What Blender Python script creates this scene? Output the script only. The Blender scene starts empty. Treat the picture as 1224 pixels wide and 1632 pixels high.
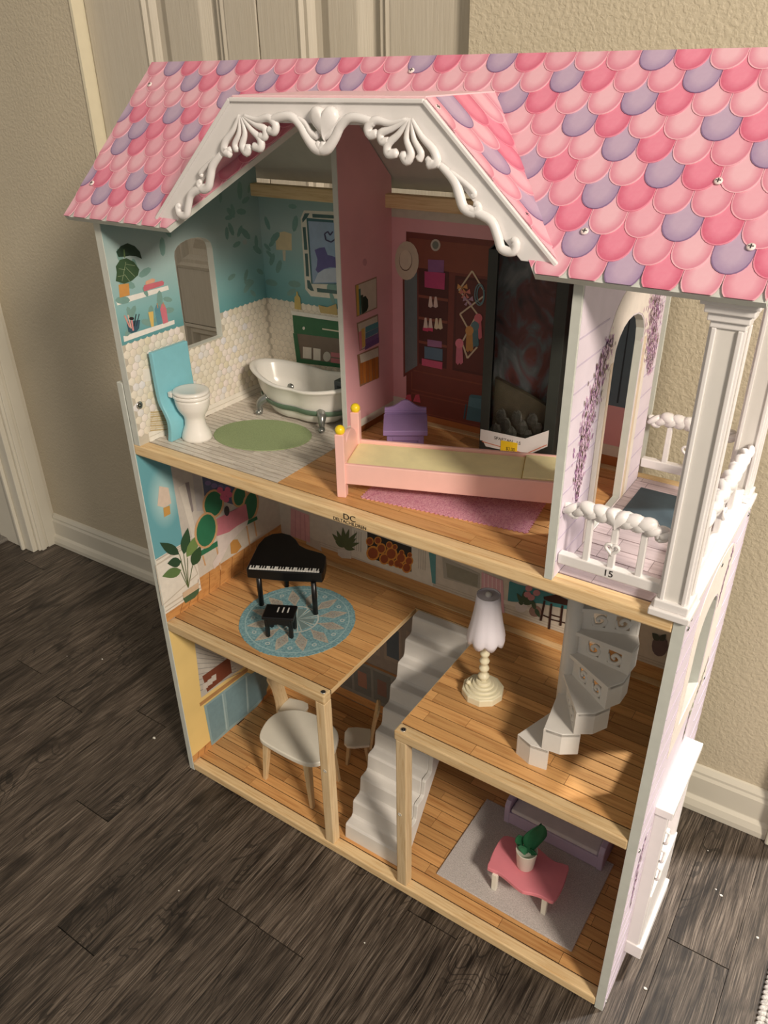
import bpy, bmesh, math, random
from mathutils import Vector, Matrix
random.seed(7)
R = math.radians

# ------------------------------------------------------------------ camera, world, lights, exposure
SC = bpy.context.scene
COL = SC.collection
FPX = 1257.0
CAMP = Vector((0.91576, -0.68400, 1.17441))
C_R = Vector((0.83197592, 0.55461351, -0.01482975))
C_F = Vector((-0.48894017, 0.72030276, -0.49203804))
C_D = C_F.cross(C_R)                       # image down
cam = bpy.data.cameras.new('camera')
cam.sensor_fit = 'HORIZONTAL'; cam.sensor_width = 36.0
cam.lens = 36.0 * FPX / 1224.0
cam.clip_start = 0.02; cam.clip_end = 50
cam_o = bpy.data.objects.new('camera', cam); COL.objects.link(cam_o)
cam_o.matrix_world = Matrix(((C_R.x, -C_D.x, -C_F.x, CAMP.x), (C_R.y, -C_D.y, -C_F.y, CAMP.y),
                             (C_R.z, -C_D.z, -C_F.z, CAMP.z), (0, 0, 0, 1)))
SC.camera = cam_o

wd = bpy.data.worlds.new('room_light'); SC.world = wd; wd.use_nodes = True
wd.node_tree.nodes['Background'].inputs['Color'].default_value = (1.0, 0.94, 0.86, 1)
wd.node_tree.nodes['Background'].inputs['Strength'].default_value = 0.35

def lamp_light(name, loc, radius, power, color):
    l = bpy.data.lights.new(name, 'POINT'); l.energy = power; l.color = color; l.shadow_soft_size = radius
    o = bpy.data.objects.new(name, l); COL.objects.link(o); o.location = loc
lamp_light('chandelier_light', (2.80, -1.25, 2.30), 0.26, 355, (1.0, 0.88, 0.74))        # dining-room lamp, front right
lamp_light('next_room_lamp_light', (1.52, 0.72, 2.38), 0.07, 290, (1.0, 0.96, 0.91))     # lamp beyond the doorway at the right

SC.view_settings.view_transform = 'Standard'
SC.view_settings.look = 'None'
SC.view_settings.exposure = 0.0
SC.view_settings.gamma = 1.0
SC.view_settings.use_curve_mapping = False

# ------------------------------------------------------------------ dimensions (metres)
W, D = 0.80, 0.305
Z0, Z1, Z2, HB = 0.0199, 0.3550, 0.6881, 0.0176
XL = 0.015            # inner face of the upper left panel
XD0, XD1 = 0.258, 0.266   # partition between bathroom and bedroom
XB0, XB1 = 0.660, 0.669   # partition between bedroom and balcony
KR = 0.929            # roof pitch
TH = math.atan(KR); LR = math.hypot(1, KR)
EY, EZ = -0.02, 1.0126    # eaves
RIDGE_Y = 0.1640; RIDGE_Z = EZ + KR*(RIDGE_Y-EY)

def on(u, v, ax, val):
    """point of a plane x/y/z = val that the photograph shows at pixel u, v"""
    d = C_R*((u-612)/FPX) + C_D*((v-816)/FPX) + C_F
    i = 'xyz'.index(ax); s = (val-CAMP[i])/d[i]
    return CAMP + d*s
def cr(ox, oy, s):
    return lambda *p: [(ox+s*x, oy+s*y) for x, y in p]

# ------------------------------------------------------------------ materials
def S(r, g, b):
    f = lambda c: (c/255/12.92 if c/255 <= 0.04045 else ((c/255+0.055)/1.055)**2.4)
    return (f(r), f(g), f(b), 1)
MATS = {}
class NT:
    def __init__(s, name, rough=0.5, metal=0.0):
        s.m = bpy.data.materials.new(name); s.m.use_nodes = True
        s.t = s.m.node_tree; s.b = s.t.nodes['Principled BSDF']
        s.b.inputs['Roughness'].default_value = rough; s.b.inputs['Metallic'].default_value = metal
        s._c = None
    def n(s, k, **kw):
        nd = s.t.nodes.new('ShaderNode'+k)
        for a, b in kw.items():
            if a in nd.inputs: nd.inputs[a].default_value = b
            else: setattr(nd, a, b)
        return nd
    def l(s, a, b): s.t.links.new(a, b)
    def co(s, scale=(1, 1, 1), rot=(0, 0, 0), src='Object', off=None):
        tc = s.n('TexCoord'); mp = s.n('Mapping')
        mp.inputs['Scale'].default_value = scale; mp.inputs['Rotation'].default_value = rot
        if off is not None: s.l(off, mp.inputs['Location'])
        s.l(tc.outputs[src], mp.inputs['Vector']); return mp.outputs['Vector']
    def noise(s, vec, scale, detail=3, rough=0.55, dist=0):
        t = s.n('TexNoise'); t.inputs['Scale'].default_value = scale; t.inputs['Detail'].default_value = detail
        t.inputs['Roughness'].default_value = rough; t.inputs['Distortion'].default_value = dist
        s.l(vec, t.inputs['Vector']); return t.outputs['Fac']
    def ramp(s, fac, stops):
        r = s.n('ValToRGB'); e = r.color_ramp.elements
        while len(e) < len(stops): e.new(0.5)
        for i, (p, c) in enumerate(stops): e[i].position = p; e[i].color = c
        s.l(fac, r.inputs['Fac']); return r.outputs['Color']
    def math(s, op, a, b=None, c=None):
        m = s.n('Math', operation=op)
        for i, x in enumerate((a, b, c)):
            if x is None: continue
            if isinstance(x, (int, float)): m.inputs[i].default_value = x
            else: s.l(x, m.inputs[i])
        return m.outputs[0]
    def mix(s, fac, a, b, mode='MIX'):
        m = s.n('MixRGB', blend_type=mode)
        for i, x in enumerate((fac, a, b)):
            if isinstance(x, (int, float)): m.inputs[i].default_value = x
            elif isinstance(x, tuple): m.inputs[i].default_value = x
            else: s.l(x, m.inputs[i])
        return m.outputs[0]
    def color(s, c):
        if isinstance(c, tuple): s.b.inputs['Base Color'].default_value = c
        else: s.l(c, s.b.inputs['Base Color'])
    def bump(s, h, strength, dist=0.001):
        b = s.n('Bump'); b.inputs['Strength'].default_value = strength; b.inputs['Distance'].default_value = dist
        s.l(h, b.inputs['Height']); s.l(b.outputs['Normal'], s.b.inputs['Normal'])
def dark(c, k): return (c[0]*k, c[1]*k, c[2]*k, 1)

def plain(name, c, rough=0.5, metal=0.0, var=0.06, scale=60, bump=0.0, bscale=300):
    """one colour with a slight mottling; optional fine relief"""
    if name in MATS: return MATS[name]
    m = NT(name, rough, metal); v = m.co()
    m.color(m.ramp(m.noise(v, scale), [(0.3, dark(c, 1-var)), (0.7, dark(c, 1+var))]))
    if bump: m.bump(m.noise(v, bscale, 4), bump)
    MATS[name] = m.m; return m.m
def ink(r, g, b, rough=0.55):
    """printing ink of a flat picture on a panel"""
    return plain('ink_%d_%d_%d' % (r, g, b), S(r, g, b), rough, var=0.05, scale=90)

def wood(name, c1, c2, axis=0, grain=260, stretch=0.06, rough=0.5, rnd=0.25, bump=0.08):
    m = NT(name, rough)
    sc = [1, 1, 1]; sc[axis] = stretch
    oi = m.n('ObjectInfo'); off = m.n('CombineXYZ')
    for i in range(3): m.l(m.math('MULTIPLY', oi.outputs['Random'], 7.3+i*3), off.inputs[i])
    v = m.co(tuple(sc), off=off.outputs[0])
    f = m.noise(v, grain, 5, 0.6, 0.6)
    c = m.ramp(f, [(0.30, c2), (0.52, c1), (0.8, dark(c1, 1.12))])
    lo = m.noise(v, grain*0.12, 2)
    c = m.mix(m.math('MULTIPLY', lo, 0.35), c, c2)
    k = m.math('MULTIPLY_ADD', oi.outputs['Random'], rnd, 1-rnd*0.5)
    cc = m.n('CombineXYZ')
    for i in range(3): m.l(k, cc.inputs[i])
    m.color(m.mix(1.0, c, cc.outputs[0], 'MULTIPLY'))
    if bump: m.bump(f, bump, 0.0005)
    return m.m

PINE = wood('pine_along_x', S(230, 202, 156), S(208, 170, 118), 0)
PINE_Z = wood('pine_along_z', S(232, 206, 164), S(210, 176, 128), 2)
PINE_Y = wood('pine_along_y', S(228, 198, 150), S(204, 166, 114), 1)
PLANK = wood('honey_plank_print', S(222, 172, 112), S(190, 132, 78), 0, 200, 0.05, 0.42, 0.36, 0)
PLANK_GAP = plain('dark_plank_gap', S(44, 22, 10), 0.6)
CHAIRWOOD = wood('pale_birch', S(224, 198, 156), S(205, 172, 124), 2, 300, 0.08, 0.45)
WHITE = plain('white_board_edge', S(226, 226, 218), 0.45, var=0.03)
EDGE = plain('grey_white_board_edge', S(205, 208, 200), 0.5, var=0.04)
PLASTIC = plain('white_plastic', S(236, 232, 230), 0.32, var=0.015, scale=30)
PLASTIC_M = plain('matte_white_plastic', S(226, 222, 216), 0.5, var=0.02, scale=40)
CREAM = plain('cream_plastic', S(232, 224, 194), 0.35, var=0.02)
PAINTW = plain('cream_white_paint', S(238, 233, 218), 0.42, var=0.015)
STEEL = plain('steel_screw', S(190, 188, 184), 0.22, 0.9, 0.05)
PEWTER = plain('pewter_paint', S(150, 152, 148), 0.28, 0.75, 0.08)
BLACK = plain('black_lacquer', S(14, 13, 13), 0.33, var=0.1)

# ------------------------------------------------------------------ mesh helpers
ORG = {}
def worg(o): return ORG.get(o.name, Vector((0, 0, 0))) if o else Vector((0, 0, 0))
def spline(pts, n=6, closed=False):
    P = [Vector(p) for p in pts]; out = []
    N = len(P); rng = N if closed else N-1
    for i in range(rng):
        if closed: p0, p1, p2, p3 = P[i-1], P[i], P[(i+1) % N], P[(i+2) % N]
        else: p0, p1, p2, p3 = P[max(i-1, 0)], P[i], P[i+1], P[min(i+2, N-1)]
        for k in range(n):
            t = k/n
            out.append(0.5*((2*p1)+(p2-p0)*t+(2*p0-5*p1+4*p2-p3)*t*t+(3*p1-p0-3*p2+p3)*t**3))
    if not closed: out.append(P[-1])
    return out
class MB:
    def __init__(s): s.v = []; s.f = []; s.smooth = []
    def add(s, vs, fs, M=None, sm=False):
        b = len(s.v)
        for p in vs:
            p = Vector(p); s.v.append(M @ p if M else p)
        for f in fs: s.f.append([b+i for i in f]); s.smooth.append(sm)
        return s
    def box(s, x0, x1, y0, y1, z0, z1, M=None):
        return s.add([(x, y, z) for x in (x0, x1) for y in (y0, y1) for z in (z0, z1)],
                     [(0, 1, 3, 2), (4, 6, 7, 5), (0, 4, 5, 1), (2, 3, 7, 6), (0, 2, 6, 4), (1, 5, 7, 3)], M)
    def frus(s, a, b, wa, wb, M=None):
        """tapered square bar from a to b"""
        a, b = Vector(a), Vector(b); d = (b-a).normalized()
        r = d.cross(Vector((0, 1, 0)) if abs(d.y) < 0.9 else Vector((1, 0, 0))).normalized(); u = r.cross(d)
        vs = [p+r*w*i*0.5+u*w*j*0.5 for p, w in ((a, wa), (b, wb)) for i, j in ((-1, -1), (1, -1), (1, 1), (-1, 1))]
        return s.add(vs, [(3, 2, 1, 0), (4, 5, 6, 7)]+[(i, (i+1) % 4, 4+(i+1) % 4, 4+i) for i in range(4)], M)
    def prism(s, poly, off, M=None, sm=False):
        """polygon of 3-D points swept by the vector off"""
        off = Vector(off); P = [Vector(p) for p in poly]; n = len(P)
        a = Vector((0, 0, 0))
        for i in range(n): a += P[i].cross(P[(i+1) % n])
        if a.dot(off) < 0: P.reverse()
        return s.add(P+[p+off for p in P], [list(range(n))[::-1], list(range(n, 2*n))] +
                     [(i, (i+1) % n, n+(i+1) % n, n+i) for i in range(n)], M, False)
    def tube(s, pts, r, seg=8, smooth=5, flat=1.0, nrm=None):
        if smooth: 
            q = spline(pts, smooth)
        else: q = [Vector(p) for p in pts]
        N = len(q)
        if callable(r): rad = [r(i/(N-1)) for i in range(N)]
        elif isinstance(r, (list, tuple)):
            rad = []
            for i in range(N):
                t = i/(N-1)*(len(r)-1); k = min(int(t), len(r)-2); rad.append(r[k]+(r[k+1]-r[k])*(t-k))
        else: rad = [r]*N
        vs = []; up = Vector(nrm) if nrm else None
        for i, p in enumerate(q):
            t = (q[min(i+1, N-1)]-q[max(i-1, 0)]).normalized()
            if nrm is None:
                if up is None: up = Vector((0, 0, 1)) if abs(t.z) < 0.9 else Vector((1, 0, 0))
                side = t.cross(up).normalized(); up = side.cross(t).normalized(); w = up
            else:
                side = t.cross(up).normalized(); w = up
            for k in range(seg):
                a = 2*math.pi*k/seg
                vs.append(p+side*math.cos(a)*rad[i]+w*math.sin(a)*rad[i]*flat)
        fs = [(i*seg+k, i*seg+(k+1) % seg, (i+1)*seg+(k+1) % seg, (i+1)*seg+k) for i in range(N-1) for k in range(seg)]
        s.add(vs, fs, None, True)
        b = len(vs)
        s.add([q[0]-(q[1]-q[0]).normalized()*rad[0]*0.6]+vs[:seg], [(0, 1+(k+1) % seg, 1+k) for k in range(seg)], None, True)
        s.add([q[-1]+(q[-1]-q[-2]).normalized()*rad[-1]*0.6]+vs[-seg:], [(0, 1+k, 1+(k+1) % seg) for k in range(seg)], None, True)
        return s
    def lathe(s, prof, c=(0, 0, 0), seg=24, M=None, sm=True, fx=1.0, fy=1.0, lobes=0, amp=0.0):
        vs = []; n = len(prof)
        for r, z in prof:
            for k in range(seg):
                a = 2*math.pi*k/seg
                rr = r*(1+amp*(abs(math.cos(a*lobes/2))-0.5)) if lobes else r
                vs.append((c[0]+rr*math.cos(a)*fx, c[1]+rr*math.sin(a)*fy, c[2]+z))
        fs = [(i*seg+k, i*seg+(k+1) % seg, (i+1)*seg+(k+1) % seg, (i+1)*seg+k) for i in range(n-1) for k in range(seg)]
        s.add(vs, fs, M, sm)
        if prof[0][0] > 1e-5: s.add(vs[:seg], [list(range(seg))[::-1]], M, False)
        if prof[-1][0] > 1e-5: s.add(vs[-seg:], [list(range(seg))], M, False)
        return s
    def ball(s, c, r, sx=1, sy=1, sz=1, M=None, n=8, seg=14):
        prof = [(r*math.sin(math.pi*i/n), -r*math.cos(math.pi*i/n)*sz) for i in range(n+1)]
        prof[0] = (1e-6, prof[0][1]); prof[-1] = (1e-6, prof[-1][1])
        return s.lathe(prof, c, seg, M, True, sx, sy)
    def build_at(s, M, name, mat, parent):
        s.v = [M @ p for p in s.v]; return s.build(name, mat, parent)
    def build(s, name, mat, parent=None, bevel=0.0, bseg=2, loc=None, kind=None, recalc=True):
        me = bpy.data.meshes.new(name)
        o0 = worg(parent) if parent is not None else (Vector(loc) if loc is not None else Vector((0, 0, 0)))
        l = Vector(loc) if (loc is not None) else o0
        me.from_pydata([p-l for p in s.v], [], s.f)
        for p, q in zip(me.polygons, s.smooth): p.use_smooth = q
        bm = bmesh.new(); bm.from_mesh(me)
        bmesh.ops.remove_doubles(bm, verts=bm.verts, dist=1e-6)
        if recalc: bmesh.ops.recalc_face_normals(bm, faces=bm.faces)
        bm.to_mesh(me); bm.free()
        me.materials.append(mat)
        o = bpy.data.objects.new(name, me); COL.objects.link(o)
        if parent is not None:
            o.parent = parent; o.location = l-o0
        else: o.location = l
        ORG[o.name] = l
        if bevel:
            b = o.modifiers.new('bevel', 'BEVEL'); b.width = bevel; b.segments = bseg; b.limit_method = 'ANGLE'; b.angle_limit = R(40)
        if kind: o['kind'] = kind
        return o
def thing(name, label, cat, loc, group=None):
    o = bpy.data.objects.new(name, None); COL.objects.link(o); o.location = loc; o.empty_display_size = 0.02
    ORG[o.name] = Vector(loc)
    o['label'] = label; o['category'] = cat
    if group: o['group'] = group
    return o
def tag(o, label, cat, group=None):
    o['label'] = label; o['category'] = cat
    if group: o['group'] = group
    return o
def struct(o): o['kind'] = 'structure'; return o
def inst(name, me, parent, loc, rot=(0, 0, 0), scale=(1, 1, 1)):
    """one more piece that shares a mesh"""
    o = bpy.data.objects.new(name, me); COL.objects.link(o); o.parent = parent
    o.location = Vector(loc)-worg(parent); o.rotation_euler = rot; o.scale = scale
    ORG[o.name] = Vector(loc); return o
def mesh_of(mb, name, mat):
    me = bpy.data.meshes.new(name); me.from_pydata([tuple(p) for p in mb.v], [], mb.f)
    for p, q in zip(me.polygons, mb.smooth): p.use_smooth = q
    me.materials.append(mat); return me
def frame(loc, yaw):
    return Matrix.Translation(loc) @ Matrix.Rotation(yaw, 4, 'Z')

# ------------------------------------------------------------------ the room
AL = math.atan(0.0245)
MR = Matrix.Translation((0, 0.4237, 0)) @ Matrix.Rotation(AL, 4, 'Z')
def wallpaint(name, c, bs=0.42):
    m = NT(name, 0.6); v = m.co()
    h = m.noise(v, 170, 3, 0.5, 0.3)
    hh = m.ramp(h, [(0.38, (0, 0, 0, 1)), (0.62, (1, 1, 1, 1))])
    m.color(m.ramp(m.noise(v, 4), [(0.3, dark(c, 0.97)), (0.7, dark(c, 1.03))]))
    m.bump(hh, bs, 0.0014); return m.m
WALLP = wallpaint('beige_orange_peel_paint', S(206, 194, 170))
TRIM = plain('white_trim_paint', S(222, 216, 200), 0.4, var=0.03, scale=8)
JAMB = plain('ivory_jamb_paint', S(232, 222, 194), 0.45, var=0.02)
m = NT('grained_door_paint', 0.5); v = m.co((1, 1, 0.03)); h = m.noise(v, 420, 4, 0.6, 0.4)
m.color(m.ramp(h, [(0.3, S(196, 186, 168)), (0.7, S(208, 199, 182))])); m.bump(h, 0.55, 0.0012); DOORP = m.m

def floor_mat():
    m = NT('dark_walnut_vinyl_plank', 0.45)
    oi = m.n('ObjectInfo'); off = m.n('CombineXYZ')
    for i in range(3): m.l(m.math('MULTIPLY', oi.outputs['Random'], 11.0+5*i), off.inputs[i])
    vs = m.co((1, 0.020, 1), off=off.outputs[0]); vm = m.co((1, 0.050, 1), off=off.outputs[0]); vl = m.co((1, 0.30, 1), off=off.outputs[0])
    def bend(vec, k, sc):
        w = m.noise(vl, sc, 2, 0.5, 0.4); sp = m.n('SeparateXYZ'); m.l(vec, sp.inputs[0]); cb = m.n('CombineXYZ')
        m.l(m.math('ADD', sp.outputs[0], m.math('MULTIPLY', w, k)), cb.inputs[0]); m.l(sp.outputs[1], cb.inputs[1]); m.l(sp.outputs[2], cb.inputs[2]); return cb.outputs[0]
    fine = m.noise(bend(vs, 0.022, 9), 620, 5, 0.7)
    mid = m.noise(bend(vm, 0.04, 9), 150, 6, 0.68)
    base = m.ramp(fine, [(0.36, S(48, 40, 34)), (0.5, S(96, 84, 73)), (0.63, S(142, 129, 116))])
    base = m.mix(0.9, base, m.ramp(mid, [(0.34, (0.12, 0.10, 0.09, 1)), (0.45, (0.70, 0.68, 0.67, 1)), (0.58, (1.15, 1.15, 1.15, 1))]), 'MULTIPLY')
    # cathedral figure and knots: thin dark contour lines of a slow field, only in some places
    fld = m.noise(vl, 13, 2, 0.45, 0.7)
    ring = m.math('ABSOLUTE', m.math('SINE', m.math('MULTIPLY', fld, 70.0)))
    line = m.math('LESS_THAN', m.math('ADD', ring, m.math('MULTIPLY', fine, 0.45)), 0.56)
    mask = m.ramp(m.noise(vl, 9, 2, 0.5), [(0.53, (0, 0, 0, 1)), (0.62, (1, 1, 1, 1))])
    base = m.mix(m.math('MULTIPLY', m.math('MULTIPLY', line, mask), 0.6), base, S(26, 21, 18))
    blot = m.ramp(m.noise(vl, 20, 3, 0.55, 0.6), [(0.33, (0.16, 0.14, 0.13, 1)), (0.47, (0.92, 0.92, 0.92, 1)), (1.0, (1.0, 1.0, 1.0, 1))])
    c = m.mix(0.85, base, blot, 'MULTIPLY')
    k = m.math('MULTIPLY_ADD', oi.outputs['Random'], 0.40, 0.58)
    cc = m.n('CombineXYZ')
    for i in range(3): m.l(k, cc.inputs[i])
    m.color(m.mix(1.0, c, cc.outputs[0], 'MULTIPLY'))
    m.bump(fine, 0.3, 0.001)
    m.l(m.math('MULTIPLY_ADD', mid, 0.25, 0.36), m.b.inputs['Roughness'])
    return m.m
FLOORM = floor_mat()
GAP = plain('dark_floor_gap', S(16, 13, 11), 0.7)
floor = struct(MB().box(-2.4, 2.4, -2.4, 2.0, -0.03, -0.004).build('floor', GAP))
PW = 0.09; joints = {0: -0.345, 2: -0.172, 3: -0.173, 4: -0.62, 1: 0.12, 5: -0.02, 6: -0.47, -1: -0.62, -2: -0.17, -3: 0.05, -4: -0.28, -5: -0.016, 9: 0.16, 8: -0.3}
pl = mesh_of(MB().box(-0.5, 0.5, -0.5, 0.5, -0.5, 0.5), 'plank', FLOORM)
for k in range(-16, 24):
    x = 0.047+PW*k+PW/2
    j0 = joints.get(k, random.uniform(-0.6, 0.3))
    ys = [j0]
    while ys[0] > -1.5: ys.insert(0, ys[0]-0.93)
    yend = 1.9 if x > 1.02 else 0.485
    while ys[-1] < yend-0.03: ys.append(ys[-1]+0.93)
    for a, b in zip(ys, ys[1:]):
        a2, b2 = max(a, -1.5), min(b, yend)
        if b2-a2 < 0.02: continue
        # mesh kept at true size so that the grain is not stretched
        mb = MB().box(-PW/2+0.0004, PW/2-0.0004, -(b2-a2)/2+0.0009, (b2-a2)/2-0.0009, -0.004, 0.0)
        o = bpy.data.objects.new('plank', mesh_of(mb, 'plank', FLOORM)); COL.objects.link(o); o.parent = floor
        o.location = (x, (a2+b2)/2, -random.uniform(0, 0.0003))

DX0, DX1, DREC = -0.493, 0.313, 0.022      # recessed bifold door opening
def rbox(x0, x1, y0, y1, z0, z1): return MB().box(x0, x1, y0, y1, z0, z1, MR)
struct(rbox(-0.97, DX0, 0, 0.16, 0, 2.5).build('wall_back', WALLP))
struct(rbox(DX1, 1.0, 0, 0.16, 0, 2.5).build('wall_back', WALLP))
struct(rbox(1.0, 2.0, 0, 0.16, 2.06, 2.5).build('wall_back', WALLP))
struct(rbox(DX0, DX1, 0, 0.16, 2.05, 2.5).build('wall_back', WALLP))
struct(rbox(DX0-0.0005, DX0+0.006, -0.004, 0.10, 0, 2.05).build('trim_1', JAMB))
struct(MB().box(0.9, 2.4, 1.9, 2.0, 0, 2.5).build('wall_beyond_doorway', WALLP))
# left wall with a cased doorway
struct(MB().box(-1.10, -0.965, 0.325, 0.56, 0, 2.5).build('wall_left', WALLP))
struct(MB().box(-1.10, -0.965, -2.4, -0.52, 0, 2.5).build('wall_left', WALLP))
struct(MB().box(-1.10, -0.965, -0.52, 0.325, 2.05, 2.5).build('wall_left', WALLP))
cas = MB()
cas.box(-1.11, -0.955, 0.318, 0.332, 0, 2.06)                 # jamb
cas.box(-0.965, -0.947, 0.332, 0.402, 0, 2.06)
struct(cas.build('trim_2', TRIM, bevel=0.002))
cas = MB().box(-0.947, -0.941, 0.338, 0.352, 0, 2.06); cas.box(-0.947, -0.943, 0.360, 0.392, 0, 2.06)
struct(cas.build('trim_3', TRIM, bevel=0.002))
cas = MB().box(-1.0, -0.99, 0.308, 0.318, 0, 2.05); struct(cas.build('trim_4', TRIM, bevel=0.002))
# carpet of the next room behind the doorway
cm = plain('grey_pile_carpet', S(126, 120, 112), 0.95, var=0.35, scale=420, bump=0.8, bscale=500)
struct(MB().box(-2.6, -1.075, -0.6, 0.9, -0.001, 0.010).build('floor_next_room', cm, bevel=0.004))
struct(MB().box(-2.7, -2.6, -0.6, 1.0, 0, 2.5).build('wall_next_room', WALLP))
struct(MB().box(-2.6, -1.1, 0.6, 0.7, 0, 2.5).build('wall_next_room_back', WALLP))

def baseboard(name, x0, x1):
    prof = [(0, 0.0), (-0.022, 0.0), (-0.022, 0.012), (-0.018, 0.024), (-0.012, 0.030), (-0.012, 0.072), (-0.009, 0.078),
            (-0.009, 0.083), (-0.004, 0.092), (0, 0.094)]
    mb = MB(); mb.prism([(x0, y, z) for y, z in prof], (x1-x0, 0, 0), MR)
    struct(mb.build(name, TRIM, bevel=0.0012))
baseboard('baseboard_left', -0.945, DX0)
baseboard('baseboard_right', DX1, 0.945)
# end block of the right hand baseboard by the next door casing
struct(rbox(0.945, 1.012, -0.03, 0.0, 0, 2.05).build('trim_5', TRIM, bevel=0.003))

def door():
    d = struct(rbox(DX0+0.006, DX1, DREC+0.022, DREC+0.03, 0.004, 2.05).build('door_1', DOORP))
    def leaf(xs):
        xa, xm0, xm1, xb = xs
        f = MB()
        y0, y1 = DREC, DREC+0.022
        f.box(xa, xm0, y0, y1, 0.006, 2.04, MR); f.box(xm1, xb, y0, y1, 0.006, 2.04, MR)
        for a, b in ((0.006, 0.16), (0.715, 0.828), (1.9, 2.04)): f.box(xm0, xm1, y0, y1, a, b, MR)
        lf = f.build('door_leaf', DOORP, d, bevel=0.0015)
        for za, zb in ((0.16, 0.715), (0.828, 1.9)):
            mo = MB(); 
            def ring(ins, y): return [Vector((x, y, z)) for x, z in ((xm0+ins, za+ins), (xm1-ins, za+ins), (xm1-ins, zb-ins), (xm0+ins, zb-ins))]
            rr = [ring(0, y0-0.001), ring(0.006, y0-0.003), ring(0.011, y0+0.003), ring(0.018, y0+0.002), ring(0.026, y0+0.013), ring(0.038, y0+0.013), ring(0.058, y0+0.002), ring(0.060, y0+0.0015)]
            vs = [p for q in rr for p in q]; n = len(rr)
            fs = [(i*4+k, i*4+(k+1) % 4, (i+1)*4+(k+1) % 4, (i+1)*4+k) for i in range(n-1) for k in range(4)]+[tuple((n-1)*4+k for k in range(4))]
            mo.add(vs, fs, MR); mo.build('door_panel', DOORP, lf, recalc=True)
    leaf((-0.484, -0.340, -0.147, -0.081)); leaf((-0.078, 0.002, 0.172, 0.311))
door()

# ------------------------------------------------------------------ the dollhouse shell
house = thing('dollhouse', 'tall pink-roofed wooden dollhouse with open front standing against the wall', 'dollhouse', (W/2, D/2, 0))
TEAL = None
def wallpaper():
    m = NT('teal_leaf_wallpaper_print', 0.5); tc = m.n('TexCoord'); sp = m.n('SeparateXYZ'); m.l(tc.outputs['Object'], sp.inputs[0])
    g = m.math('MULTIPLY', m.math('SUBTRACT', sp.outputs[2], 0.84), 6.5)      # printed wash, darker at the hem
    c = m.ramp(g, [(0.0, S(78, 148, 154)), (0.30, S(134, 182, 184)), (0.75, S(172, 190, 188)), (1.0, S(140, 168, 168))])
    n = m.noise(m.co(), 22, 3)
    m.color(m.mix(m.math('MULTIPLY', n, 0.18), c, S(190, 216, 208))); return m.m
WPAPER = wallpaper()
TILEBED = plain('tile_grout_print', S(196, 188, 172), 0.5)
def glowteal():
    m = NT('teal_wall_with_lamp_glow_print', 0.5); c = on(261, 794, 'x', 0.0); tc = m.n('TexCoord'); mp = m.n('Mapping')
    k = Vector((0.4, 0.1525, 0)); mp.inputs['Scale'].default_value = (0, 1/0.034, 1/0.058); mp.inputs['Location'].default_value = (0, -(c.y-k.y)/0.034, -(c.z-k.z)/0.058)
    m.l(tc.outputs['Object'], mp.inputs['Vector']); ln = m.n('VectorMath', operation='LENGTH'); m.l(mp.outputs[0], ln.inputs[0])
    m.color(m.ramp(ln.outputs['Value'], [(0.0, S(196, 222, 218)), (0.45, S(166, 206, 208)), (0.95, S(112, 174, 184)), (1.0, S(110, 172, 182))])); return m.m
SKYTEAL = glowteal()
YELLOW = plain('yellow_wall_print', S(244, 212, 138), 0.5, var=0.05, scale=10)
PINKW = plain('pink_wall_print', S(228, 170, 176), 0.5, var=0.06, scale=14)
LILAC = plain('lilac_siding_print', S(226, 214, 226), 0.5, var=0.05, scale=30)
CEIL = plain('white_board_underside', S(200, 198, 190), 0.6, var=0.03)

def arch(y0, y1, zb, zs, zt, n=10):
    """arched outline in the y-z plane: bottom zb, spring zs, top zt"""
    yc, a = (y0+y1)/2, (y1-y0)/2
    p = [(y1, zb), (y1, zs)]
    for i in range(1, n): t = math.pi*i/n; p.append((yc+a*math.cos(t), zs+(zt-zs)*math.sin(t)**0.8))
    return p+[(y0, zs), (y0, zb)]
def cut_panel(name, x0, x1, outline, hole, mat, parent, bevel=0.0):
    """board in the y-z plane with one arched hole"""
    bm = bmesh.new()
    vo = [bm.verts.new((x0, y, z)) for y, z in outline]; vh = [bm.verts.new((x0, y, z)) for y, z in hole]
    ed = []
    for L in (vo, vh):
        for i in range(len(L)): ed.append(bm.edges.new((L[i], L[(i+1) % len(L)])))
    bmesh.ops.triangle_fill(bm, use_beauty=True, use_dissolve=False, edges=ed)
    r = bmesh.ops.extrude_face_region(bm, geom=list(bm.faces))
    bmesh.ops.translate(bm, verts=[g for g in r['geom'] if isinstance(g, bmesh.types.BMVert)], vec=(x1-x0, 0, 0))
    bmesh.ops.recalc_face_normals(bm, faces=bm.faces)
    mb = MB(); bm.verts.index_update()
    mb.add([v.co.copy() for v in bm.verts], [[v.index for v in f.verts] for f in bm.faces]); bm.free()
    return mb.build(name, mat, parent, bevel, recalc=True)

roofz = lambda y: EZ+KR*(min(y, 2*RIDGE_Y-y)-EY)-0.012
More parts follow.
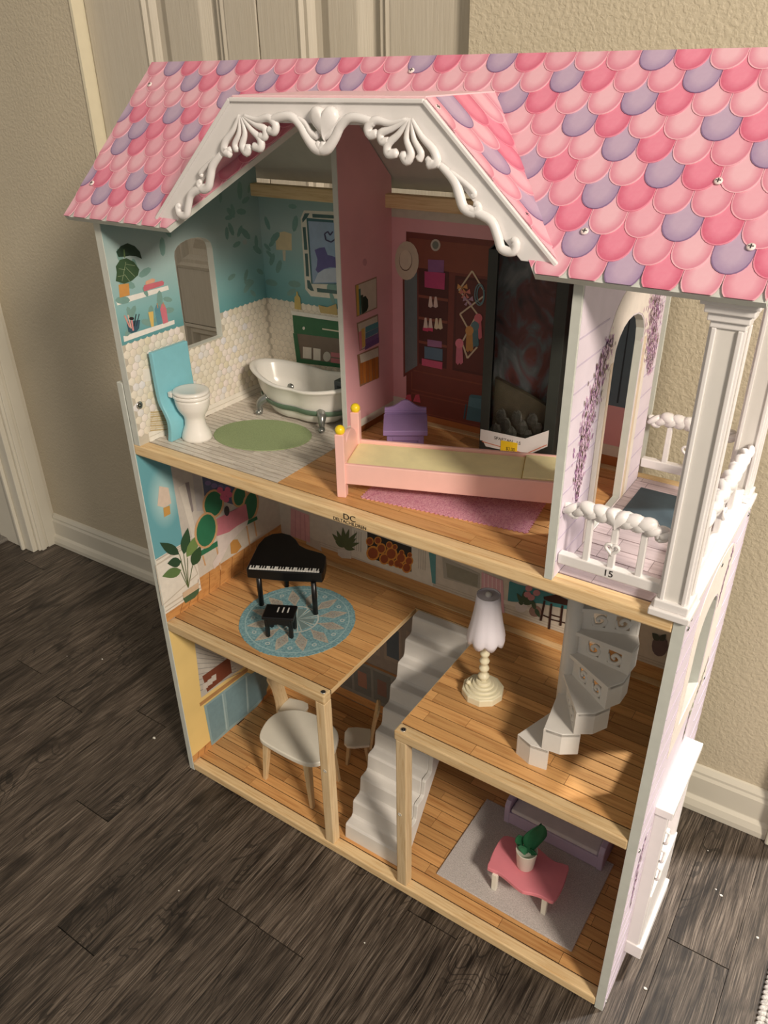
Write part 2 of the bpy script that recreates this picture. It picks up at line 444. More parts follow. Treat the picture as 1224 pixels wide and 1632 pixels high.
# lower left panel, upper left panel, right panel, partitions
lower_left = MB().box(-0.012, 0.0, 0.0, D+0.004, 0.0, 0.7835).build('side_panel', EDGE, house, 0.001)
ul_out = [(0.0, Z2), (D, Z2), (D, roofz(D)), (RIDGE_Y, roofz(RIDGE_Y)), (0.0, roofz(0.0))]
upper_left = cut_panel('side_panel', 0.003, XL, ul_out, arch(0.118, 0.194, 0.804, 0.940, 0.960), EDGE, house)
right_panel = cut_panel('side_panel', W, W+0.0118, [(0.0, 0.0), (D, 0.0), (D, Z2), (0.0, Z2)], arch(0.099, 0.186, 0.473, 0.590, 0.627), EDGE, house)
balcony_wall = cut_panel('partition_panel', XB0, XB1, [(0.0, Z2), (0.285, Z2), (0.285, roofz(0.285)), (RIDGE_Y, roofz(RIDGE_Y)), (0.0, roofz(0.0))],
                         arch(0.1135, 0.2135, Z2+0.003, 0.895, 0.937), EDGE, house)
pz = [(0.18, Z2), (D, Z2), (D, roofz(D)), (0.18, roofz(0.18))]
partition = MB().prism([(XD0, y, z) for y, z in pz], (XD1-XD0, 0, 0)).build('partition_panel', EDGE, house)
bp = MB().box(-0.004, W+0.004, D, D+0.005, 0.0, Z2-0.004); bp.box(-0.004, XB1, D, D+0.005, Z2-0.004, 1.008)
back_panel = bp.build('back_panel', EDGE, house)

# floors: panel, front beam, back rail
HX0, HX1, HY = 0.3365, 0.4627, 0.262        # stairwell
PT = 0.0012                                # thickness of the printed planks
def floor_panel(x0, x1, y0, y1, z): return MB().box(x0, x1, y0, y1, z-0.009, z-PT).build('floor_panel', PLANK_GAP, house)
f_bot = floor_panel(0.0, W, 0.0185, D-0.0005, Z0)
mid = MB().prism([(0, 0.0185, Z1-0.009), (HX0, 0.0185, Z1-0.009), (HX0, HY, Z1-0.009), (HX1, HY, Z1-0.009), (HX1, 0.0185, Z1-0.009), (W, 0.0185, Z1-0.009), (W, D-0.0005, Z1-0.009), (0, D-0.0005, Z1-0.009)], (0, 0, 0.009-PT))
f_mid = mid.build('floor_panel', PLANK_GAP, house)
for x0, x1, y0, y1 in ((HX0-0.0016, HX0+0.0002, 0.0185, HY), (HX1-0.0002, HX1+0.0016, 0.0185, HY), (HX0-0.0016, HX1+0.0016, HY-0.0002, HY+0.0014)):
    MB().box(x0, x1, y0, y1, Z1-0.0092, Z1-0.0001).build('floor_edge', PINE_Y, f_mid)
f_up = floor_panel(0.0, W, 0.0185, D-0.0005, Z2)
def beam(x0, x1, y0, z, bev=0.0022, n='front_beam'): return MB().box(x0, x1, y0, y0+0.0185, z-HB, z).build(n, PINE, house, bev)
b_bot = beam(0.0, W, 0.0, Z0)
b_m1 = beam(0.0, HX0, 0.0, Z1); b_m2 = beam(HX1-0.001, W, 0.0, Z1)
b_up = beam(0.0, W, 0.0, Z2)
for z in (Z1, Z2): MB().box(0.0, W, D-0.0135, D-0.0005, z-HB, z+0.0005).build('back_rail', PINE, house, 0.001)
for x0 in (0.318, 0.4635):
    MB().box(x0, x0+0.018, 0.001, 0.019, Z0, Z1-HB).build('front_post', PINE_Z, house, 0.0018)
# roof beam along the back
MB().box(XL, XB0, D-0.016, D, 1.002, 1.020).build('back_beam', PINE, house, 0.001)

# ---- printed plank floors, each board its own piece
def planks(panel, x0, x1, y0, y1, z, w, mat, holes=(), Lmin=0.09, Lmax=0.24, gap=0.0006, name='floor_plank', th=PT, seed=1):
    rr = random.Random(seed); y = y0; row = 0
    while y < y1-0.002:
        yb = min(y+w, y1); segs = [(x0, x1)]
        for hx0, hx1, hy in holes:
            if (y+yb)/2 < hy: segs = [(x0, hx0), (hx1, x1)]
        for a, b in segs:
            x = a-rr.uniform(0, Lmax*0.8)
            while x < b:
                L = rr.uniform(Lmin, Lmax); xa, xb = max(x, a), min(x+L, b); x += L
                if b-xb < 0.02: xb = b; x = b
                if xb-xa < 0.004: continue
                mb = MB().box(-(xb-xa)/2+gap/2, (xb-xa)/2-gap/2, -(yb-y)/2+gap*1.35, (yb-y)/2-gap*1.35, 0, th)
                inst(name, mesh_of(mb, name, mat), panel, ((xa+xb)/2, (y+yb)/2, z-th))
        y += w; row += 1
planks(f_bot, 0.0, W, 0.0187, D-0.001, Z0, 0.0205, PLANK, seed=3)
planks(f_mid, 0.0, W, 0.0187, D-0.0140, Z1, 0.0205, PLANK, holes=((HX0, HX1, HY),), seed=8)
planks(f_up, XD1, XB0, 0.0187, D-0.0140, Z2, 0.0205, PLANK, seed=5)
MB().box(XL, XD1, 0.0187, D-0.0138, Z2-PT, Z2-PT+0.0005).build('printed_grout', plain('tan_grout_print', S(160, 148, 132), 0.7), f_up)
MB().box(XB1, W, 0.0187, D-0.0138, Z2-PT, Z2-PT+0.0005).build('printed_board_gap', plain('mauve_gap_print', S(130, 112, 116), 0.7), f_up)
BTILE = wood('white_brick_tile_print', S(222, 214, 202), S(186, 176, 164), 0, 160, 0.12, 0.4, 0.14, 0)
planks(f_up, XL, XD1, 0.0187, D-0.0140, Z2, 0.0098, BTILE, Lmin=0.026, Lmax=0.040, gap=0.0007, name='floor_tile', seed=11)
BALCB = wood('greyed_lilac_board_print', S(206, 190, 192), S(176, 158, 160), 0, 200, 0.08, 0.5, 0.22, 0)
planks(f_up, XB1, W, 0.0187, D-0.0140, Z2, 0.026, BALCB, Lmin=0.05, Lmax=0.09, name='balcony_board', seed=4)

# ------------------------------------------------------------------ roof
RX0, RX1 = -0.027, 0.822
RT = 0.007
CX = 0.3958
CUT = 0.2332                                # half width of the gable opening at the eaves
cutl = lambda s: CX-CUT+0.73*s
cutr = lambda s: CX+CUT-0.73*s
CTOP = 0.188
ROOFB = plain('pale_pink_roof_print', S(246, 206, 212), 0.42, var=0.03)
def slope(x, s, n=0.0):                     # front roof plane: x, distance up the slope, height above it
    return Vector((x, EY+s/LR-n*KR/LR, EZ+s*KR/LR+n/LR))
out = [(RX0, 0), (cutl(0), 0), (cutl(CTOP), CTOP), (cutr(CTOP), CTOP), (cutr(0), 0), (RX1, 0), (RX1, 0.2515), (RX0, 0.2515)]
nrm = slope(0, 0, 1)-slope(0, 0, 0)
roof = MB().prism([slope(x, s, -0.0012-RT) for x, s in out], nrm*RT).build('roof_panel', EDGE, house)
# back slope with a white underside
yb_, zb_ = 2*RIDGE_Y-0.0-0.008, 0
bk = [(RIDGE_Y-0.001, RIDGE_Z-0.0015), (RIDGE_Y-0.001, RIDGE_Z-0.011), (D+0.022, roofz(D+0.022)+0.0025), (D+0.022, roofz(D+0.022)+0.0105)]
MB().prism([(RX0, y, z) for y, z in bk], (RX1-RX0, 0, 0)).build('roof_panel', CEIL, house)

def shingle_mat(name, mid, rim, line):
    m = NT(name, 0.40); tc = m.n('TexCoord'); mp = m.n('Mapping'); mp.inputs['Location'].default_value = (0, 0, 0)
    mp.inputs['Scale'].default_value = (1/0.0161, 1/0.0209, 0); cb = m.n('CombineXYZ'); sp = m.n('SeparateXYZ'); m.l(tc.outputs['Object'], sp.inputs[0]); m.l(sp.outputs[0], cb.inputs[0]); m.l(m.math('MINIMUM', sp.outputs[1], 0.0), cb.inputs[1]); m.l(cb.outputs[0], mp.inputs['Vector'])
    ln = m.n('VectorMath', operation='LENGTH'); m.l(mp.outputs[0], ln.inputs[0])
    c = m.ramp(ln.outputs['Value'], [(0.0, mid), (0.40, mid), (0.88, rim), (0.925, rim), (0.95, line), (1.0, line)])
    n = m.noise(m.co(), 260, 3); m.color(m.mix(m.math('MULTIPLY', n, 0.10), c, (1, 1, 1, 1))); return m.m
SH = {'p': shingle_mat('pale_pink_scale_print', S(232, 178, 190), S(216, 130, 152), S(238, 180, 192)),
      'm': shingle_mat('rose_scale_print', S(230, 164, 180), S(212, 120, 144), S(236, 170, 184)),
      'h': shingle_mat('hot_pink_scale_print', S(228, 128, 154), S(208, 86, 120), S(230, 134, 158)),
      'l': shingle_mat('lavender_scale_print', S(186, 160, 186), S(160, 132, 168), S(124, 92, 138))}
SW, SP = 0.0319, 0.0258
def scale_poly(w, dep, top):
    """rounded fish scale, tip at the bottom"""
    h = w/2; p = []
    for i in range(13):
        t = math.pi*i/12; p.append((-h*math.cos(t), -dep*abs(math.sin(t))**0.85))
    return p+[(h, top), (-h, top)]
def clip(poly, f):
    out_ = []; n = len(poly)
    for i in range(n):
        a, b = poly[i], poly[(i+1) % n]; fa, fb = f(*a), f(*b)
        if fa >= 0: out_.append(a)
        if (fa >= 0) != (fb >= 0):
            t = fa/(fa-fb); out_.append((a[0]+(b[0]-a[0])*t, a[1]+(b[1]-a[1])*t))
    return out_
def area(p): return abs(sum(p[i][0]*p[(i+1) % len(p)][1]-p[(i+1) % len(p)][0]*p[i][1] for i in range(len(p))))/2
def scale_mesh(poly, mat, tilt=0.045, th=0.0007):
    f = lambda x, y: 0.0015-tilt*(y+0.018)*0.55
    n = len(poly); vs = [(x, y, f(x, y)) for x, y in poly]+[(x, y, f(x, y)-th) for x, y in poly]
    mb = MB(); mb.add(vs, [tuple(range(n))]+[(i, n+i, n+(i+1) % n, (i+1) % n) for i in range(n)])
    return mesh_of(mb, 'shingle', mat)
BASEP = scale_poly(SW*0.985, 0.0205, 0.032)
shared = {k: scale_mesh(BASEP, SH[k]) for k in SH}
LAV = {0: [.7061], 1: [.0194, .1167, .6610, .7856], 2: [-.03, .0696, .6161, .7395], 3: [.6591], 4: [.5796, .7062, .0065], 5: [.0224, .1183, .6604, .7784],
       6: [-.0278, .0704, .6135, .7406], 7: [.1481, .2761, .5335, .6619], 8: [.1983, .3268, .5795, .7076, .0704], 9: [.0244, .1221, .2822, .4091, .505, .6615]}
rs = random.Random(5)
for r in range(10):
    yt = 0.0165+SP*r-0.0015                 # where the round tip begins
    x = 0.7061-SW*24-(SW/2 if r % 2 else 0)
    prev_l = False
    while x < RX1+SW/2:
        key = 'l' if any(abs(x-q) < SW*0.5 for q in LAV[r]) else ('h' if prev_l else ('m' if rs.random() < 0.45 else 'p'))
        prev_l = key == 'l'
        P = [(x+a, yt+b) for a, b in BASEP]
        P = clip(P, lambda a, b: a-RX0); P = clip(P, lambda a, b: RX1-a) if P else P
        P = clip(P, lambda a, b: b) if P else P; P = clip(P, lambda a, b: 0.2515-b) if P else P
        if not P or area(P) < 4e-6: x += SW; continue
        pieces = [P]
        if any(cutl(b) < a < cutr(b) and b < CTOP for a, b in P) :
            A = clip(P, lambda a, b: cutl(b)-a); B = clip(P, lambda a, b: a-cutr(b))
            T = clip(P, lambda a, b: b-CTOP); T = clip(T, lambda a, b: a-cutl(b)) if T else T; T = clip(T, lambda a, b: cutr(b)-a) if T else T
            pieces = [q for q in (A, B, T) if q and area(q) > 6e-6]
        for q in pieces:
            loc = slope(x, yt, -0.0008)
            whole = len(q) == len(BASEP) and abs(area(q)-area(BASEP)) < 1e-8
            me = shared[key] if whole else scale_mesh([(a-x, b-yt) for a, b in q], SH[key])
            inst('shingle', me, roof, loc, (TH, 0, 0))
        x += SW
def screw(loc, n, r=0.0032, parent=None, mat=None, ring=True):
    """cross-head screw standing proud of a board, axis n"""
    n = Vector(n).normalized(); M = Matrix.Translation(loc) @ n.to_track_quat('Z', 'Y').to_matrix().to_4x4()
    mb = MB().lathe([(r, 0), (r, 0.0008), (r*0.8, 0.0014), (r*0.3, 0.0016)], seg=14, M=M)
    o = mb.build('screw', mat or STEEL, parent)
    x = MB().box(-r*0.6, r*0.6, -r*0.13, r*0.13, 0.0012, 0.00185, M); x.box(-r*0.13, r*0.13, -r*0.6, r*0.6, 0.0012, 0.00186, M)
    return o, x
def roof_screw(u, v):
    d = C_R*((u-612)/FPX)+C_D*((v-816)/FPX)+C_F
    N = Vector((0, -KR, 1)); k0 = EZ-KR*EY+0.0012
    t = (k0-N.dot(CAMP))/N.dot(d)
    o, x = screw(CAMP+d*t, N, 0.0036, roof, plain('pinkish_white_screw', S(236, 222, 218), 0.35))
    x.build('screw_slot', plain('dark_slot', S(60, 56, 56), 0.6), roof)
for u, v in ((239, 135), (147, 292), (656, 113), (1145, 289), (932, 369), (1197, 394)): roof_screw(u, v)

# ------------------------------------------------------------------ dormer
DY = -0.0105; DCX = 0.3925; DTZ, DBZ = 1.1470, 1.0200; DTW, DBW = 0.1165, 0.2540
def dz(t): return DBZ+(DTZ-DBZ)*t
FRM = MB()
bw = 0.0235
ux, uz = (DBW-DTW), (DTZ-DBZ); ll = math.hypot(ux, uz); px_, pz_ = uz/ll, ux/ll     # unit normal of a leg, inward
ib = DBW-bw/px_ ; 
it = DTW-(bw/px_)*(1)+ux/uz*bw*0
# inner outline: legs moved inward by bw, top bar lowered by bw
def inner_x(z): return DBW-(z-DBZ)*ux/uz-bw/px_
zi = DTZ-0.0205
outl = [(-DBW, DBZ), (-DTW, DTZ), (DTW, DTZ), (DBW, DBZ), (inner_x(DBZ), DBZ), (inner_x(zi), zi), (-inner_x(zi), zi), (-inner_x(DBZ), DBZ)]
dorm = MB().prism([(DCX+x, DY, z) for x, z in outl], (0, 0.004, 0)).build('gable_frame', PLASTIC, house, 0.0008)
rim = MB()
for a, b in (((-DBW, DBZ), (-DTW, DTZ)), ((-DTW, DTZ), (DTW, DTZ)), ((DTW, DTZ), (DBW, DBZ))):
    rim.frus((DCX+a[0], DY-0.0005, a[1]), (DCX+b[0], DY-0.0005, b[1]), 0.0040, 0.0040)
rim.build('gable_rim', PLASTIC, dorm, 0.0008)
# roof boards of the dormer
ytop = EY+(DTZ-EZ)/KR; ybot = max(DY, EY+(DBZ-EZ)/KR)
MB().box(DCX-DTW, DCX+DTW, DY+0.003, ytop+0.006, DTZ-0.001, DTZ+0.004).build('dormer_panel', ROOFB, house, 0.0006)
for sgn in (1, -1):
    a = Vector((DCX+sgn*DBW, DY+0.0030, DBZ+0.001)); b = Vector((DCX+sgn*DTW, DY+0.0030, DTZ+0.002)); cpt = Vector((DCX+sgn*DTW, ytop+0.002, DTZ+0.002))
    a2 = Vector((DCX+sgn*DBW, ybot+0.004, DBZ+0.001))
    e2 = (b-a).normalized(); e1 = Vector((0, 1, 0)); nn = (e1.cross(e2) if sgn > 0 else e2.cross(e1)).normalized()
    dp = MB().prism([p-nn*0.005 for p in (a, a2, cpt, b)], nn*0.005).build('dormer_panel', ROOFB, house)
    poly2 = [((p-a).dot(e1), (p-a).dot(e2)) for p in (a, a2, cpt, b)]
    ex = e1 if sgn > 0 else -e1
    Rm = Matrix((( ex.x, e2.x, nn.x), (ex.y, e2.y, nn.y), (ex.z, e2.z, nn.z))).to_euler()
    lenr = (b-a).length; r = -1
    while True:
        yt = 0.006+SP*r*1.06
        if yt > lenr: break
        x = -SW/2*(r % 2)-SW; k = 0
        while x < 0.17:
            P = [(x+p, yt+q) for p, q in BASEP]
            for i in range(4):
                p0, p1 = poly2[i], poly2[(i+1) % 4]
                P = clip(P, lambda u, w: (p1[0]-p0[0])*(w-p0[1])-(p1[1]-p0[1])*(u-p0[0])) if P else P
            if P and area(P) > 1e-5:
                key = 'l' if (k+2*r) % 4 == 2 and r % 2 == 0 else ('h' if (k+2*r+r % 2) % 4 == 3 else 'p')
                q = [((u-x)*(1 if sgn > 0 else -1), w-yt) for u, w in P]
                if sgn < 0: q = q[::-1]
                inst('shingle', scale_mesh(q, SH[key]), dp, a+e1*x+e2*yt+nn*0.0004, Rm)
            x += SW; k += 1
        r += 1
    if sgn > 0:
        for u, v in ((697, 172), (838, 343)):
            d = C_R*((u-612)/FPX)+C_D*((v-816)/FPX)+C_F; t = (a-CAMP).dot(nn)/d.dot(nn)
            o, xx = screw(CAMP+d*t, nn, 0.0034, dp, MATS['pinkish_white_screw']); xx.build('screw_slot', MATS['dark_slot'], dp)
# scrollwork hanging in the gable: traced once for the left half, mirrored for the right
C1 = cr(80, 60, 0.3431); C2 = cr(480, 60, 0.3431)
YS = DY-0.004
def scr(pts): return [on(u, v, 'y', YS) for u, v in pts]
strokes = [
 (scr(C1((800, 535), (757, 590), (745, 645), (735, 692), (705, 705), (690, 680), (700, 668))), [.0030, .0050, .0052, .0050, .0046, .0040, .003]),
 (scr(C1((735, 690), (690, 705), (655, 728), (642, 780), (634, 822), (602, 822), (592, 788), (602, 780))), [.0035, .0046, .0048, .0048, .0046, .0044, .0042, .003]),
 (scr(C1((770, 555), (722, 598), (698, 630), (706, 642))), [.002, .0026, .003, .0028]),
 (scr(C1((878, 362), (850, 430), (815, 480), (808, 525), (838, 540))), [.0018, .003, .0042, .0048, .0046]),
 (scr(C1((880, 362), (878, 440), (858, 495), (868, 522))), [.0016, .0028, .0036, .0042]),
 (scr(C1((884, 362), (905, 440), (893, 500), (912, 532), (925, 505))), [.0016, .003, .0042, .0050, .0044]),
 (scr(C1((888, 362), (932, 425), (975, 470), (978, 510), (945, 505))), [.0016, .003, .0042, .0048, .0042]),
 (scr(C1((892, 362), (955, 405), (998, 425), (998, 460), (972, 458))), [.0016, .003, .004, .0042, .0038]),
 (scr(C1((898, 362), (960, 382), (1012, 372), (1046, 402), (1042, 436), (1014, 428))), [.0016, .003, .0040, .0048, .0046, .004]),
 (scr(C1((1020, 385), (1070, 368), (1120, 368), (1160, 405))+C2((22, 455), (60, 508), (92, 520), (108, 490))), [.0038, .0044, .0046, .0046, .0050, .0056, .0056, .004]),
 (scr(C2((-20, 372), (20, 400), (44, 440), (72, 458), (78, 438))), [.002, .0028, .0032, .0036, .003]),
 (scr(C1((795, 540), (840, 520))), [.0032, .0036])]
for pts, rad in strokes:
    for mir in (False, True):
        q = [Vector((2*DCX+0.004-p.x, p.y, p.z)) if mir else p for p in pts]
        MB().tube(q, rad, 8, 4, 0.75, (0, 1, 0)).build('scroll', PLASTIC, dorm)
hc = on(*C2((108, 392))[0], 'y', YS)
def heart(c, r, n=28, plane='xz'):
    p = []
    for i in range(n):
        t = 2*math.pi*i/n; x = 16*math.sin(t)**3; y = 13*math.cos(t)-5*math.cos(2*t)-2*math.cos(3*t)-math.cos(4*t)
        p.append((x*r/16, y*r/16))
    return p
def puffed(outline, M, depth, name, mat, parent):
    """cushion-like relief from an outline in local x-y"""
    n = len(outline); mb = MB(); rings = [(1, 0), (0.97, 0.35), (0.85, 0.7), (0.6, 0.93), (0.25, 1.0)]
    vs = []
    for s in (1, -1):
        for k, h in rings: vs += [(x*k, y*k, s*h*depth) for x, y in outline]
    fs = []
    for half in (0, 1):
        b = half*n*len(rings)
        for i in range(len(rings)-1):
            for k in range(n):
                q = (b+i*n+k, b+i*n+(k+1) % n, b+(i+1)*n+(k+1) % n, b+(i+1)*n+k); fs.append(q if half == 0 else q[::-1])
        t = [b+(len(rings)-1)*n+k for k in range(n)]; fs.append(t if half == 0 else t[::-1])
    mb.add(vs, fs, M, True); return mb.build(name, mat, parent)
XZ = Matrix.Rotation(math.pi/2, 4, 'X')      # local x-y -> world x-z
puffed(heart(None, 0.0172), Matrix.Translation(hc+Vector((0, 0, 0.0012))) @ XZ, 0.006, 'heart_ornament', PLASTIC, dorm)

# ------------------------------------------------------------------ balcony
def column(cx, cy, top, name='column'):
    """panelled square column with stepped base and capital"""
    st = lambda h, z0, z1: MB().box(cx-h, cx+h, cy-h, cy+h, z0, z1)
    h = 0.0125; zb = Z2+0.001
    c = st(h, zb+0.016, top-0.034).build(name, PLASTIC_M, house, 0.001)
    fr = MB()
    for sx, sy in ((0, -1), (1, 0), (0, 1), (-1, 0)):
        for o_ in (-1, 1):
            if sx == 0: fr.box(cx+o_*h-(0.004 if o_ > 0 else 0), cx+o_*h+(0 if o_ > 0 else 0.004), cy+sy*(h+0.0012)-0.0012, cy+sy*(h+0.0012)+0.0012, zb+0.018, top-0.036)
            else: fr.box(cx+sx*(h+0.0012)-0.0012, cx+sx*(h+0.0012)+0.0012, cy+o_*h-(0.004 if o_ > 0 else 0), cy+o_*h+(0 if o_ > 0 else 0.004), zb+0.018, top-0.036)
    fr.build('column_moulding', PLASTIC, c, 0.0008)
    for hh, a, b in ((0.0205, zb, zb+0.008), (0.017, zb+0.008, zb+0.018)): st(hh, a, b).build('column_base', PLASTIC, c, 0.0012)
    for hh, a, b in ((0.0145, top-0.036, top-0.030), (0.017, top-0.030, top-0.023), (0.020, top-0.023, top-0.016), (0.0235, top-0.016, top-0.008), (0.019, top-0.008, top)):
        st(hh, a, b).build('column_capital', PLASTIC, c, 0.001)
    MB().box(cx-0.008, cx+0.008, cy-0.025, cy-0.018, top-0.012, top-0.004).build('column_clip', PLASTIC, c, 0.0006)
CYF, CYB, CXC = 0.0145, 0.287, 0.7945
column(CXC, CYF, EZ+KR*(CYF-EY)-0.0265); column(CXC, CYB, EZ+KR*(2*RIDGE_Y-CYB-EY)-0.0145)
# white plinth along the balcony's outer edge, with a groove
pl_ = MB().box(W-0.008, W+0.0135, 0.034, 0.268, Z2+0.0005, Z2+0.010); pl_.box(W-0.004, W+0.004, 0.034, 0.268, Z2+0.010, Z2+0.014)
pl_.build('balcony_plinth', PLASTIC, house, 0.001)
def railing(a, b, zb, name='balcony_railing', text=False):
    """plastic railing from a to b (x, y), bottom bar at height zb"""
    a = Vector((a[0], a[1], 0)); b = Vector((b[0], b[1], 0)); L = (b-a).length; e = (b-a)/L; nrm_ = Vector((e.y, -e.x, 0))
    M = Matrix(((e.x, nrm_.x*-1, 0, a.x), (e.y, nrm_.y*-1, 0, a.y), (0, 0, 1, zb), (0, 0, 0, 1)))   # local x along, y to the back, z up
    r = MB().box(0, L, -0.005, 0.005, 0, 0.0125, M).build(name, PLASTIC, house, 0.0012)
    for t in (0.26, 0.5, 0.76):
        MB().frus((L*t, 0, 0.012), (L*t, 0, 0.062), 0.0068, 0.0062, M).build('spindle', PLASTIC, r, 0.0008)
    hz = 0.066
    N = 40
    top = [(L*i/N, 0, hz+0.0045*math.sin(math.pi*i/N)) for i in range(N+1)]
    for ph in (0, math.pi):
        pts = [M @ Vector((x, 0.0038*math.sin(x/L*9*math.pi+ph), z+0.0030*math.cos(x/L*9*math.pi+ph))) for x, y, z in top]
        MB().tube(pts, lambda t: 0.0034+0.0034*math.sin(math.pi*t), 8, 0).build('rail_strand', PLASTIC, r)
    for k, t in enumerate((0.24, 0.36, 0.64, 0.76)):
        MB().ball((0, 0, 0), 0.0086, 1.35, 0.95, 0.82, None, 10, 18).build_at(M @ Matrix.Translation((L*t, -0.0015, hz+0.0068)) @ Matrix.Rotation((0.35 if t < 0.5 else -0.35), 4, 'Y'), 'rail_bead', PLASTIC, r)
    for sg, t in ((1, 0.07), (-1, 0.93)):
        MB().tube([M @ Vector((L*t-sg*0.004, 0, hz)), M @ Vector((L*t, -0.002, hz-0.004)), M @ Vector((L*t+sg*0.006, -0.002, hz-0.005)), M @ Vector((L*t+sg*0.005, -0.002, hz+0.001))], 0.0034, 8, 4).build('rail_curl', PLASTIC, r)
    puffed(heart(None, 0.0125), M @ Matrix.Translation((L*0.5, -0.003, hz+0.0055)) @ XZ, 0.0075, 'rail_heart', PLASTIC, r)
    hm = M @ Matrix.Translation((L*0.5, -0.0045, 0.036))
    hp = [hm @ Vector((x, 0, y)) for x, y in heart(None, 0.0068)]
    MB().tube(hp+[hp[0], hp[1]], 0.0018, 6, 0).build('spindle_heart', PLASTIC, r)
    return r, M, L
rail_f, MF, LF = railing((XB1+0.001, 0.0125), (CXC-0.0125, 0.0125), 0.7065)
railing((XB1+0.001, 0.2905), (CXC-0.0125, 0.2905), 0.7060)
railing((0.7985, 0.0285), (0.7985, 0.273), 0.7025)
ball_ = plain('teal_mat_print', S(56, 72, 80), 0.6, var=0.1, scale=50)
mat_p = [on(u, v, 'z', Z2+0.0005) for u, v in ((1003, 795), (1022, 782), (1110, 792), (1100, 850), (1060, 858), (985, 838))]
MB().box(0.682, 0.752, 0.150, 0.262, Z2, Z2+0.0006).build('printed_doormat', ball_, f_up)

# ------------------------------------------------------------------ staircases
def staircase():
    n = 10; h = (Z1-Z0)/n; y0, y1 = 0.024, 0.262; d = (y1-y0)/n
    pts = [(y0, Z0)]
    for i in range(n):
        zz = Z0+h*(i+1); ya, yb = y0+d*i, y0+d*(i+1)
        pts += [(ya+0.0025, zz-0.004), (ya+0.005, zz-0.0006), (yb-0.004, zz+0.0002), (yb-0.0005, zz+0.004)]
    pts = pts[:-1]+[(y1, Z1)]
    lo = [(y1, Z1-0.014), (y0+0.016, Z0)]
    mb = MB(); mb.prism([(0.3425, y, z) for y, z in pts+lo], (0.1075, 0, 0))
    st = mb.build('staircase', PLASTIC_M, house, 0.0018, 3)
    prof = [(y+0.0, z+0.0022) for y, z in pts]+[(y1, Z1-0.02), (y0+0.02, Z0), (y0, Z0)]
    MB().prism([(0.4500, y, z) for y, z in prof], (0.0075, 0, 0)).build('stair_stringer', PLASTIC_M, st, 0.0012)
staircase()
def spiral():
    ax = Vector((0.6575, 0.1300)); n = 9; h = (Z2-0.010-Z1)/n; ro = 0.082
    post = MB().lathe([(0.0105, Z1), (0.0105, Z2-0.01)], (ax.x, ax.y, 0), 20).build('spiral_staircase', PLASTIC_M, house)
    for k in range(n):
        a0 = R(-113+26.5*k); a1 = a0+R(33)
        zt = Z1+h*(k+1); zb = zt-h*1.0 if k else Z1
        pts = [(ax.x+0.008*math.cos(a0-1.0), ax.y+0.008*math.sin(a0-1.0)), (ax.x+ro*math.cos(a0), ax.y+ro*math.sin(a0)),
               (ax.x+ro*1.03*math.cos((a0+a1)/2), ax.y+ro*1.03*math.sin((a0+a1)/2)), (ax.x+ro*math.cos(a1), ax.y+ro*math.sin(a1)),
               (ax.x+0.008*math.cos(a1+1.0), ax.y+0.008*math.sin(a1+1.0))]
        t = MB().prism([(x, y, zt-0.006) for x, y in pts], (0, 0, 0.006)).build('stair_tread', PLASTIC_M, post, 0.0008)
        # outer skirt
        sk = MB()
        for q0, q1 in ((pts[1], pts[2]), (pts[2], pts[3])):
            v = Vector((ax.x-(q0[0]+q1[0])/2, ax.y-(q0[1]+q1[1])/2, 0)).normalized()*0.003
            sk.prism([(q0[0], q0[1], zb), (q1[0], q1[1], zb), (q1[0], q1[1], zt-0.001), (q0[0], q0[1], zt-0.001)], v)
        sk.build('stair_skirt', PLASTIC_M, post)
        # riser frame with two openings and a scroll in each
        e = Vector((math.cos(a0), math.sin(a0), 0)); w = Vector((-math.sin(a0), math.cos(a0), 0))
        M = Matrix(((e.x, w.x, 0, ax.x), (e.y, w.y, 0, ax.y), (0, 0, 1, zb), (0, 0, 0, 1)))
        H = zt-zb; fr = MB(); r0, r1 = 0.006, ro
        fr.box(r0, r1, 0, 0.003, 0, 0.006, M); fr.box(r0, r1, 0, 0.003, H-0.009, H-0.0005, M)
        for a, b in ((r0, 0.024), (0.040, 0.052), (0.070, r1)): fr.box(a, b, 0, 0.003, 0.006, H-0.009, M)
        fr.build('stair_riser', PLASTIC_M, post)
        for c0 in (0.032, 0.061):
            MB().tube([M @ Vector((c0+dx, 0.0012, H/2-0.001+dzz)) for dx, dzz in ((-0.009, 0.002), (-0.006, -0.009), (0.004, -0.008), (0.008, 0.000), (0.002, 0.005), (-0.003, 0.000), (0.0, -0.003))],
                      [.002, .0028, .003, .003, .0028, .0024, .002], 7, 3).build('riser_scroll', PLASTIC_M, post)
spiral()

# ------------------------------------------------------------------ outside of the right wall: lilac siding print, arched frame, porch
XO = W+0.0118
def siding(name, x, sgn, outline, hole, parent, z0):
    t = 0.0004*sgn
    cut_panel(name, x, x+t, outline, hole, LILAC, parent)
siding('printed_siding', XO, 1, [(0.001, 0.002), (D, 0.002), (D, Z2-0.001), (0.001, Z2-0.001)], arch(0.0985, 0.1865, 0.4725, 0.590, 0.6275), right_panel, 0)
siding('printed_siding', XB1, 1, [(0.004, Z2+0.001), (0.284, Z2+0.001), (0.284, roofz(0.284)), (RIDGE_Y, roofz(RIDGE_Y)), (0.004, roofz(0.004))], arch(0.113, 0.214, Z2+0.0035, 0.895, 0.9375), balcony_wall, Z2)
GROOVE = ink(202, 188, 208)
def grooves(panel, x, y0, y1, zs, drop, gaps):
    for z in zs:
        for a, b in gaps:
            MB().box(x+0.0004, x+0.0007, a, b, z-0.0009, z+0.0009).build('siding_groove', GROOVE, panel)
grooves(balcony_wall, XB1, 0, 0.284, [Z2+0.022+0.027*i for i in range(10)], 0, ((0.004, 0.084), (0.236, 0.284)))
